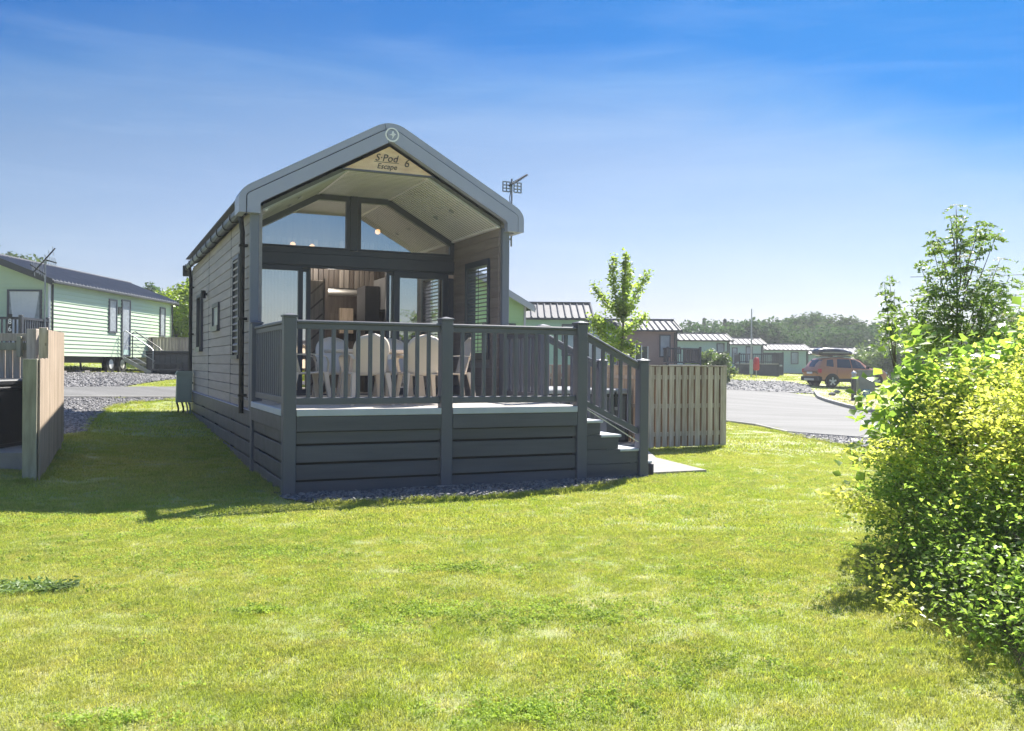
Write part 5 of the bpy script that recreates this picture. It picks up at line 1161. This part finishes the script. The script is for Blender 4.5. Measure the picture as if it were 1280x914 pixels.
stones('gravel', GRAV[0], 26000, .04, .09, STL); stones('gravel', GRAV[1], 26000, .05, .11, STL); stones('gravel', GRAV[3], 9000, .05, .11, STL); stones('gravel', GRAV[2], 14000, .08, .18, STL)

# ================================================================== TREES AND SHRUBS
def clumpy(n, cl, spread):
    """n points gathered round the clump centres cl (x, y, z, r), denser near each clump's skin"""
    cl = np.array(cl); w_ = cl[:, 3] ** 2; i = RNG.choice(len(cl), n, p=w_ / w_.sum()); d = RNG.normal(size=(n, 3)); d /= np.linalg.norm(d, axis=1)[:, None]
    r = cl[i, 3] * (1 - spread * RNG.uniform(size=n) ** 1.6); P = cl[i, :3] + d * r[:, None] * [1, 1, .85]; return P, d
def branchy(base, top, n, r0, spread, rng):
    """trunk with limbs: list of (points, radii)"""
    base, top = Vector(base), Vector(top); ax = top - base; L = ax.length; out = []; pts = [base + ax * t + Vector((rng.normal(0, .015 * L), rng.normal(0, .015 * L), 0)) * (t > 0) for t in (0, .25, .5, .75, 1)]
    out.append((pts, [r0, r0 * .8, r0 * .6, r0 * .38, r0 * .12])); tips = [pts[-1]]
    for k in range(n):
        t = .25 + .7 * (k + rng.uniform(0, .6)) / n; i = min(3, int(t * 4)); f = t * 4 - i; p = pts[i].lerp(pts[i + 1], f); a = k * 2.4 + rng.uniform(-.4, .4); ln = spread * (1.15 - .75 * t) * rng.uniform(.75, 1.15)
        d = Vector((math.cos(a), math.sin(a), rng.uniform(.35, .9))).normalized(); q = p + d * ln * .5 + Vector((0, 0, .04 * ln)); e = p + d * ln + Vector((0, 0, .16 * ln)); rr_ = r0 * (1 - t * .75) * .45
        out.append(([p, q, e], [rr_, rr_ * .6, rr_ * .2])); tips += [q, e]
    return out, tips
def tree(name, label, cat, x, y, z0, hgt, rad, leafn, lsize, lm, n=10, trunk=.10, crown0=.3, group=None, seed=1, clr=.3, aspect=.6, narrow=False, flop=.5):
    rng = np.random.default_rng(seed); t = thing(name, label, cat, (x, y, z0), 0, group)
    br, tips = branchy((0, 0, -.1), (rng.normal(0, .05 * hgt), rng.normal(0, .05 * hgt), hgt * .93), n, trunk, rad, rng)
    m = MB()
    for pts, rd in br: m.tube(pts, rd, 7)
    m.build('trunk', BARK, t, smooth=True)
    cl = []
    for p in tips:
        if p.z < hgt * crown0 * .7: continue
        cl.append((p.x, p.y, p.z, rad * clr * rng.uniform(.7, 1.2)))
        for _ in range(2): cl.append((p.x + rng.normal(0, rad * .18), p.y + rng.normal(0, rad * .18), p.z + rng.normal(0, rad * .16), rad * clr * rng.uniform(.45, .9)))
    P, d = clumpy(leafn, cl, .75); V_, T_ = leaf_geo(P, RNG.uniform(.7, 1.25, leafn) * lsize, d, aspect, .25, flop)
    npmesh('crown', V_, T_, lm, t, kind='stuff'); return t
FARL = leafmat('far_broadleaf', (.045, .10, .035), (.085, .155, .055), .25, .8, .05)
FARL2 = leafmat('far_broadleaf_pale', (.06, .105, .04), (.11, .165, .065), .25, .8, .05)
FARC = leafmat('far_conifer_needles', (.028, .052, .026), (.05, .085, .04), .15)
BRT = leafmat('bright_shrub_leaf', (.12, .20, .015), (.26, .34, .03), .45)
# far wood: every tree its own, in two ranks
rng0 = np.random.default_rng(11)
XS = [(845, 405, 0), (862, 401, 0), (880, 398, 0), (893, 403, 0), (906, 399, 0), (920, 404, 1), (935, 405, 1), (950, 401, 1), (966, 403, 1), (983, 395, 1), (1000, 394, 1), (1013, 385, 1), (1030, 405, 2), (1046, 407, 2), (1062, 415, 1), (1078, 410, 2), (1095, 402, 1), (1112, 408, 2),
      (1130, 408, 1), (1150, 408, 2), (1175, 406, 1), (1200, 405, 2), (1228, 402, 1), (1252, 396, 1), (1278, 384, 2), (1300, 382, 1)]
for i, (px_, py_, kd) in enumerate(XS):
    Y = 98 + rng0.uniform(-6, 8) + (10 if i % 2 else 0); p = at(px_, py_ + (18 if kd else 0), Y); z0 = hz(p.x, p.y) - .3; h_ = p.z - z0
    if kd == 0:
        t = thing('conifer', 'dark spiky conifer in the far wood, number %s from its left end' % ('one two three four five'.split()[i]), 'tree', (p.x, p.y, z0), 0, 'trees of the far wood')
        MB().tube([(0, 0, 0), (0, 0, h_ * .97)], [.16, .03], 6).build('trunk', BARK, t)
        C = []; 
        for k in range(4200):
            f = RNG.uniform() ** .7; r_ = (1 - f) * 1.7 * (.55 + .45 * (math.sin(f * 40) > 0)) + .08; a = RNG.uniform(0, 6.28); q = math.sqrt(RNG.uniform()); C.append((r_ * q * math.cos(a), r_ * q * math.sin(a), h_ * (.04 + .96 * f) - .25 * r_ * q))
        V_, T_ = leaf_geo(np.array(C), .24, None, .25, .1, .1); npmesh('crown', V_, T_, FARC, t, kind='stuff')
    else:
        lab = ('%s broadleaf tree in the far wood, above %s' % (('dark green' if kd == 1 else 'paler green'), 'the far veranda|the pole|the third green caravan|the gap by the pole|the green roofs, leftmost spike|the car roof box left of|the tall spike of the wood|the orange car|the bonnet of the orange car|the grey cabinet|the pale shed|the tip of the sapling|the left rowan sprig|the hazel leaves|the left flank of the rowan|the middle of the rowan|the heart of the rowan|the right flank of the rowan|the cables|the right edge|the very edge of the frame'.split('|')[i - 5]))
        tree('broadleaf_tree', lab, 'tree', p.x, p.y, z0, h_, 3.0 + rng0.uniform(-.4, .9), 7500, .46, FARL if kd == 1 else FARL2, n=11, trunk=.2, crown0=.1, group='trees of the far wood', seed=i, clr=.36)
# undergrowth closing the foot of the wood
C = np.column_stack([RNG.uniform(12, 75, 34000), RNG.uniform(90, 97, 34000), RNG.uniform(0, 1, 34000)]); C[:, 2] = C[:, 2] ** .8 * (3.4 + 1.8 * vnoise(C[:, :2], 3.0, 9)) + H(C[:, 0], C[:, 1])
V_, T_ = leaf_geo(C, .42, None, .6); npmesh('undergrowth', V_, T_, FARL, kind='stuff')
# left side
tree('broadleaf_tree', 'dark tree rising behind the roof of the left caravan', 'tree', -32.5, 58, 2.2, 5.0, 3.4, 9000, .30, FARL2, n=14, trunk=.2, crown0=.2, seed=31, clr=.33)
tree('broadleaf_tree', 'bare-twigged tree at the far left edge above the roof', 'tree', -36.5, 60, 2.2, 7.1, 3.0, 2600, .3, FARL, n=14, trunk=.2, seed=32, clr=.3)
tree('broadleaf_tree', 'small round tree top peeping over the end of the left caravan roof', 'tree', -23.6, 60, 1.6, 4.7, 1.6, 3000, .28, FARL, n=8, trunk=.12, seed=33, clr=.4)
tree('large_shrub', 'bright yellow-green shrub between the left caravan and the lodge', 'shrub', -14.6, 43.5, 1.2, 3.7, 2.0, 9000, .22, BRT, n=12, trunk=.1, crown0=.05, seed=34, clr=.42)
tree('large_shrub', 'second yellow-green shrub, close against the lodge wall', 'shrub', -16.6, 45.5, 1.2, 3.5, 1.9, 8000, .22, BRT, n=12, trunk=.1, crown0=.05, seed=35, clr=.42)
tree('broadleaf_tree', 'darker tree behind the yellow-green shrubs', 'tree', -17.6, 52, 1.4, 4.6, 2.0, 4000, .26, FARL2, n=9, trunk=.12, seed=36, clr=.36)
# middle distance shrubs near the brown caravan
SHB = leafmat('mid_shrub_leaf', (.07, .13, .03), (.16, .23, .05), .4)
for i, (px_, py_, Y, h_, r_, lb) in enumerate(((884, 443, 46, 1.7, .8, 'green garden shrub beside the brown caravan veranda'), (903, 446, 45, 1.6, .7, 'second green garden shrub, just above the end of the hit-and-miss fence'), (868, 450, 46.5, 1.3, .6, 'low green garden shrub under the dark veranda rail'))):
    p = at(px_, py_, Y); tree('garden_shrub', lb, 'shrub', p.x, p.y, p.z - h_, h_ * 1.0, r_, 2600, .13, SHB, n=9, trunk=.04, crown0=.02, seed=40 + i, clr=.42, group=None)
for i, (px_, py_, Y, r_, lb) in enumerate(((1095, 452, 70, 1.9, 'round green shrub in front of the pale shed, right of the cabinet'), (1120, 447, 66, 2.2, 'dark green shrub behind the left edge of the hazel bush'), (1150, 440, 64, 2.4, 'dense green shrub hidden behind the hazel leaves'), (1075, 456, 78, 1.2, 'small pale shrub above the orange car'))):
    p = at(px_, py_, Y); z0 = hz(p.x, p.y); tree('garden_shrub', lb, 'shrub', p.x, p.y, z0, p.z - z0, r_, 5000, .24, SHB, n=9, trunk=.06, crown0=.02, seed=50 + i, clr=.45)
# far-left-behind-lodge filler and trees behind the camera, which the glazing reflects
for i, (x_, y_, h_, r_, lb) in enumerate(((-9, -17, 4.2, 3.2, 'leftmost of the bushy trees behind the photographer'), (-3, -19, 3.6, 3.2, 'second bushy tree behind the photographer'), (4, -18, 4.4, 3.4, 'third bushy tree behind the photographer'), (11, -15, 4.0, 3.2, 'rightmost of the bushy trees behind the photographer'))):
    tree('broadleaf_tree', lb, 'tree', x_, y_, hz(x_, y_), h_, r_, 6000, .2, SHB, n=11, trunk=.12, crown0=.05, seed=60 + i, clr=.4, group='trees behind the photographer')

# young cherry beyond the steps
LFY = leafmat('young_tree_leaf', (.16, .25, .05), (.32, .40, .08), .6)
YT = thing('young_tree', 'slim young tree with upright leafy branches behind the step railing', 'tree', (2.62, 21.6, hz(2.62, 21.6)))
def P3(px_, py_, Y, o=YT): p = at(px_, py_, Y); return p - Vector(o.location)
mt = MB(); bz = Vector((0, 0, -.1)); fork = P3(779, 408, 21.6)
mt.tube([bz, P3(776, 440, 21.6), fork, P3(778, 380, 21.6), P3(781, 345, 21.7), P3(783, 316, 21.7)], [.035, .032, .028, .022, .014, .006], 7)
LIMB = [[(778, 402, 21.6), (770, 375, 21.4), (766, 345, 21.3), (766, 322, 21.3)], [(779, 395, 21.6), (760, 380, 21.8), (748, 368, 22.0), (742, 356, 22.1)], [(779, 398, 21.6), (790, 378, 21.4), (800, 360, 21.3), (811, 341, 21.2)],
        [(777, 418, 21.6), (790, 408, 21.8), (802, 400, 22), (808, 394, 22)], [(777, 420, 21.6), (762, 410, 21.3), (748, 402, 21.1), (739, 394, 21)], [(776, 430, 21.6), (765, 428, 21.2), (750, 415, 21), (741, 405, 20.9)], [(776, 432, 21.6), (786, 432, 21.3), (794, 440, 21.2)], [(779, 385, 21.6), (784, 365, 21.9), (786, 335, 22)], [(776, 436, 21.6), (768, 444, 21.3), (760, 450, 21.2)]]
pts_l = []
for lb in LIMB:
    q = [P3(*a) for a in lb]; mt.tube(q, [.016, .012, .009, .004][:len(q)], 6)
    for a, b in zip(q, q[1:]):
        L_ = (b - a).length
        for k in range(int(L_ * 380)): pts_l.append(a.lerp(b, RNG.uniform()) + Vector(RNG.normal(0, .065, 3)))
q = [P3(779, 400, 21.6), P3(779, 380, 21.6), P3(781, 345, 21.7), P3(783, 318, 21.7)]
for a, b in zip(q, q[1:]):
    for k in range(int((b - a).length * 400)): pts_l.append(a.lerp(b, RNG.uniform()) + Vector(RNG.normal(0, .065, 3)))
for c_ in ((748, 405), (755, 418), (770, 425), (788, 436), (760, 388), (775, 384), (792, 392)):
    for k in range(60): pts_l.append(P3(*c_, 21.5) + Vector(RNG.normal(0, .12, 3)))
mt.build('trunk', BARK, YT, smooth=True); V_, T_ = leaf_geo(np.array([p[:] for p in pts_l]), RNG.uniform(.07, .12, len(pts_l)), None, .55, .3, .9); npmesh('crown', V_, T_, LFY, YT, kind='stuff')

# ------------------------------------------------------------------ the near bushes on the right
def sprays(clumps, n, up=.5, ln=.35, rng=RNG):
    """twigs that start inside each clump and arch out through its skin; returns base, tip arrays"""
    cl = np.array(clumps); w_ = cl[:, 3] ** 2; i = rng.choice(len(cl), n, p=w_ / w_.sum()); d = rng.normal(size=(n, 3)); d[:, 2] = d[:, 2] * .8 + .25; d /= np.linalg.norm(d, axis=1)[:, None]
    s = cl[i, :3] + d * cl[i, 3][:, None] * rng.uniform(.35, .95, n)[:, None] * cl[i][:, 4:7] if cl.shape[1] > 4 else cl[i, :3] + d * cl[i, 3][:, None] * rng.uniform(.35, .95, n)[:, None]
    dd = d * [1, 1, .6] + rng.normal(0, .35, (n, 3)); dd[:, 2] += up; dd /= np.linalg.norm(dd, axis=1)[:, None]; L_ = rng.uniform(.5, 1.2, n)[:, None] * ln
    return s, s + dd * L_
def spray_leaves(A, B, per, size, jit, aspect, lm, par, flop=.7, name='foliage'):
    n = len(A); t = np.tile(np.linspace(.02, 1.0, per), n); a = np.repeat(A, per, 0); b = np.repeat(B, per, 0)
    sag = np.zeros_like(a); sag[:, 2] = -.12 * t * t * np.linalg.norm(b - a, axis=1)
    P = a + (b - a) * t[:, None] + sag + RNG.normal(0, jit, a.shape)
    z = P[:, 2] + par.location.z; P = P[z > hz(par.location.x, par.location.y) + .03]
    V_, T_ = leaf_geo(P, size * RNG.uniform(.5, 1.4, len(P)), None, aspect, .28, flop); return npmesh(name, V_, T_, lm, par, kind='stuff')
def twigs(A, B, rad, par, name='twigs'):
    V_ = []; F_l = []; n = len(A); d = B - A; d /= np.linalg.norm(d, axis=1)[:, None] + 1e-9; s = np.cross(d, [0.3, .2, 1.]); s /= np.linalg.norm(s, axis=1)[:, None] + 1e-9; u_ = np.cross(s, d)
    ring_ = [s * math.cos(t) + u_ * math.sin(t) for t in (0, 2.094, 4.189)]
    V_ = np.stack([A + r_ * rad for r_ in ring_] + [B + r_ * rad * .35 for r_ in ring_], 1).reshape(-1, 3); i = np.arange(n)[:, None] * 6
    Q_ = np.concatenate([i + [0, 1, 4, 3], i + [1, 2, 5, 4], i + [2, 0, 3, 5]], 1).reshape(-1, 4); return npmesh(name, V_, Q_, BARK, par, kind='stuff')
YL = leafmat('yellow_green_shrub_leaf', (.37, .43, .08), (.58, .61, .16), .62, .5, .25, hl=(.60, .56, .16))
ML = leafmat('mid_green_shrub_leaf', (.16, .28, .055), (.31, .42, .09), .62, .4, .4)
HZ = leafmat('hazel_leaf', (.15, .26, .05), (.29, .40, .08), .6, .33, .5)
RW = leafmat('rowan_leaflet', (.10, .17, .045), (.20, .29, .07), .5, .4, .4)
FLW = leafmat('rowan_flower_head', (.42, .40, .33), (.60, .56, .46), .2)
def bush(name, label, origin, clumps, nspr, per, size, jit, aspect, lm, ln, up, stems, extra=None, cat='shrub', inner=None):
    t = thing(name, label, cat, origin)
    A, B = sprays(clumps, nspr, up, ln)
    if extra is not None: A = np.vstack([A, extra[0]]); B = np.vstack([B, extra[1]])
    spray_leaves(A, B, per, size, jit, aspect, lm, t); twigs(A[::3], B[::3], .0022, t)
    if inner:
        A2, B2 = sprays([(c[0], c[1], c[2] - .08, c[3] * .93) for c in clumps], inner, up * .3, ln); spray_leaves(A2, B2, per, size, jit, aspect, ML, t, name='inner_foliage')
    m = MB(); r = np.random.default_rng(3)
    for k in range(stems):
        c = clumps[k % len(clumps)]; b0 = Vector((c[0] * .6 + r.normal(0, .12), c[1] * .6 + r.normal(0, .12), -.05)); e = Vector((c[0] + r.normal(0, c[3] * .5), c[1] + r.normal(0, c[3] * .5), c[2] + c[3] * r.uniform(.2, .7)))
        mid = b0.lerp(e, .5) + Vector((r.normal(0, .06), r.normal(0, .06), .1)); m.tube([b0, mid, e], [.016, .011, .004], 6)
    m.build('stem', BARK, t, smooth=True); return t
B0 = Vector((3.80, 6.1, 0))
def rel(p): return (p[0] + .33 - B0.x, p[1] - B0.y, p[2], p[3])
CLY = [rel(c) for c in ((3.35, 6.9, .95, .62), (3.75, 6.3, 1.25, .62), (3.25, 6.1, .85, .55), (3.2, 5.5, .60, .52), (3.55, 5.5, 1.0, .60), (4.1, 5.8, 1.3, .70), (4.2, 6.7, 1.35, .72), (3.15, 5.0, .62, .42), (3.5, 4.9, .85, .52), (3.9, 5.1, 1.05, .60), (2.95, 6.6, .70, .42), (2.98, 5.9, .50, .42), (3.0, 4.75, .42, .32), (3.6, 7.4, 1.0, .6), (3.05, 7.2, .8, .4),
                                (2.85, 7.3, .45, .4), (3.3, 4.5, .6, .42), (3.75, 4.6, .9, .5))]
def spr(px0, py0, px1, py1, Y, n, o=B0):
    a = at(px0, py0, Y) - o; b = at(px1, py1, Y - .2) - o; return a, b
ex = [spr(*q, B0) for q in ((1130, 650, 1028, 614, 6.6, 1), (1110, 640, 1040, 618, 6.6, 1), (1120, 700, 1062, 708, 6.2, 1), (1120, 720, 1095, 752, 6.0, 1), (1110, 580, 1062, 560, 6.8, 1), (1130, 560, 1085, 545, 6.8, 1), (1100, 640, 1050, 606, 6.5, 1), (1140, 745, 1120, 770, 5.6, 1))]
ex = (np.array([e[0][:] for e in ex for _ in range(8)]) + RNG.normal(0, .03, (len(ex) * 8, 3)), np.array([e[1][:] for e in ex for _ in range(8)]) + RNG.normal(0, .04, (len(ex) * 8, 3)))
CLT = [c for c in CLY if c[2] >= .78]; CLB = [c for c in CLY if c[2] < .78]
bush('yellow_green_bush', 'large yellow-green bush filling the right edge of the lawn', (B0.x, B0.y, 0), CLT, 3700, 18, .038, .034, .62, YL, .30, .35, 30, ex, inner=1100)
LB = [(c[0] + .05, c[1] - .02, max(.28, c[2] - .42), c[3] * .85) for c in CLY] + CLB + CLB
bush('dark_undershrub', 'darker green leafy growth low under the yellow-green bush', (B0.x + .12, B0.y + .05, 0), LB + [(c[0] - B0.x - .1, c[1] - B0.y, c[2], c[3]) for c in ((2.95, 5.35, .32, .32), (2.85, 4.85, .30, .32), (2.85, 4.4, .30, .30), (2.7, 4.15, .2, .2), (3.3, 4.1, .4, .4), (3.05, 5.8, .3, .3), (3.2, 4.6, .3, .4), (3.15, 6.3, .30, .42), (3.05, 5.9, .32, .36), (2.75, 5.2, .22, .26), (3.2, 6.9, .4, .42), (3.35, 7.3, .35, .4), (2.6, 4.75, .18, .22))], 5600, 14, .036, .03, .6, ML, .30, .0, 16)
H0 = Vector((3.05, 7.7, 0))
CLH = [(c[0] - H0.x, c[1] - H0.y, c[2], c[3]) for c in ((3.5, 7.6, 1.25, .30), (3.8, 7.9, 1.35, .34), (4.2, 7.8, 1.45, .36), (3.4, 7.5, .95, .28), (3.7, 7.5, 1.0, .4), (4.6, 7.7, 1.5, .36), (3.45, 7.8, .7, .34), (3.9, 7.6, .8, .4))]
eh = [spr(*q, H0) for q in ((1120, 500, 1062, 497, 7.4, 1), (1120, 520, 1075, 515, 7.4, 1), (1150, 470, 1118, 463, 7.5, 1), (1150, 430, 1122, 408, 7.8, 1), (1110, 540, 1068, 545, 7.4, 1), (1160, 420, 1140, 395, 7.8, 1), (1105, 500, 1056, 489, 7.3, 1))]
eh = (np.array([e[0][:] for e in eh for _ in range(2)]) + RNG.normal(0, .03, (len(eh) * 2, 3)), np.array([e[1][:] for e in eh for _ in range(2)]) + RNG.normal(0, .03, (len(eh) * 2, 3)))
bush('hazel_bush', 'hazel bush with large soft leaves behind the yellow-green bush', (H0.x, H0.y, 0), CLH, 520, 8, .088, .035, .82, HZ, .42, .35, 14, eh)
# rowan
R0 = at(1205, 560, 9.4); R0.z = 0
RT = thing('rowan_tree', 'young rowan tree with creamy flower heads rising behind the right-hand bushes', 'tree', (R0.x, R0.y, 0))
m = MB(); m.tube([(0, 0, -.1), P3(1203, 500, 9.4, RT), P3(1197, 420, 9.4, RT), P3(1196, 340, 9.4, RT), P3(1195, 262, 9.4, RT)], [.035, .026, .014, .006, .0025], 8)
TIP = [(1195, 258), (1188, 272), (1203, 278), (1193, 292), (1200, 306), (1190, 318), (1206, 322), (1168, 290), (1165, 305), (1150, 330), (1215, 300), (1235, 282), (1245, 295), (1225, 275), (1250, 325), (1262, 345), (1240, 340), (1180, 330), (1175, 350), (1158, 360), (1150, 375), (1200, 310), (1215, 335), (1225, 360), (1205, 365), (1190, 378), (1240, 372), (1258, 375), (1252, 395), (1175, 385), (1160, 392), (1140, 385), (1130, 395), (1150, 405), (1170, 410),
       (1200, 400), (1220, 390), (1235, 405), (1265, 400), (1275, 385), (1215, 415), (1185, 405), (1272, 420), (1250, 420), (1160, 425), (1135, 412), (1112, 345), (1105, 352), (1118, 362), (1108, 375), (1112, 395), (1105, 400)]
leafP = []; leafD = []; fl_ = []
for k, (px_, py_) in enumerate(TIP):
    Y = 9.4 + RNG.uniform(-.45, .45); tip = P3(px_, py_, Y, RT); fx_ = 1196 + (px_ - 1196) * .25 + RNG.uniform(-4, 4)
    if px_ < 1120: base = P3(1120, 470, 9.2, RT)
    else: base = P3(fx_, min(520, py_ + 45 + abs(px_ - 1196) * .9), 9.4, RT)
    midp = base.lerp(tip, .55) + Vector((0, 0, -.03)); m.tube([base, midp, tip], [.007, .0045, .002], 5)
    big = .75 if px_ < 1120 else 1
    for s_ in range((6 if py_ < 325 and abs(px_ - 1196) < 12 else 13) if px_ >= 1120 else 8):      # pinnate leaves round the shoot
        o_ = midp.lerp(tip, RNG.uniform(.25, 1.05)); a = RNG.uniform(0, 6.28); d_ = Vector((math.cos(a), math.sin(a), RNG.uniform(-.25, .45))).normalized(); L_ = RNG.uniform(.10, .17) * big; sd2 = d_.cross(Vector((0, 0, 1))).normalized()
        for j in range(6):
            f = .25 + j * .15
            for sg in (-1, 1): leafP.append(o_ + d_ * L_ * f + sd2 * sg * .022 + Vector((0, 0, -.05 * f * f)))
    if k % 2 == 0 and px_ > 1120:
        for j in range(46):
            a = RNG.uniform(0, 6.28); r_ = .062 * math.sqrt(RNG.uniform()); fl_.append(tip + Vector((r_ * math.cos(a), r_ * math.sin(a), .02 - r_ * r_ * 5 + RNG.normal(0, .004))))
for k in range(230):  # inner leaves
    py_ = 330 + 115 * RNG.uniform() ** .6; px_ = RNG.normal(1202, 20 + (py_ - 330) * .40); o_ = P3(px_, py_, 9.4 + RNG.uniform(-.5, .5), RT)
    for j in range(12): leafP.append(o_ + Vector(RNG.normal(0, .05, 3)))
m.build('trunk', BARK, RT, smooth=True)
V_, T_ = leaf_geo(np.array([p[:] for p in leafP]), RNG.uniform(.048, .070, len(leafP)), None, .36, .15, .7); npmesh('crown', V_, T_, RW, RT, kind='stuff')
V_, T_ = leaf_geo(np.array([p[:] for p in fl_]), .014, None, .9, .1, 1.0); npmesh('flower_heads', V_, T_, FLW, RT, kind='stuff')
# HAZE
import os as _os
HM = bpy.data.materials.new('thin_summer_haze'); HM.use_nodes = True; n = HM.node_tree.nodes; n.remove(n['Principled BSDF']); pvn = n.new('ShaderNodeVolumePrincipled'); pvn.inputs['Color'].default_value = (.93, .96, 1, 1); pvn.inputs['Density'].default_value = .0012; pvn.inputs['Anisotropy'].default_value = .2
HM.node_tree.links.new(pvn.outputs[0], n['Material Output'].inputs['Volume']); pass
USE_HAZE = True
if USE_HAZE:
    zb = min(float(GZ.min()) - 1, -2); MB().box(-1000, 1000, -400, 1600, zb, 14).build('haze', HM, None, kind='stuff')
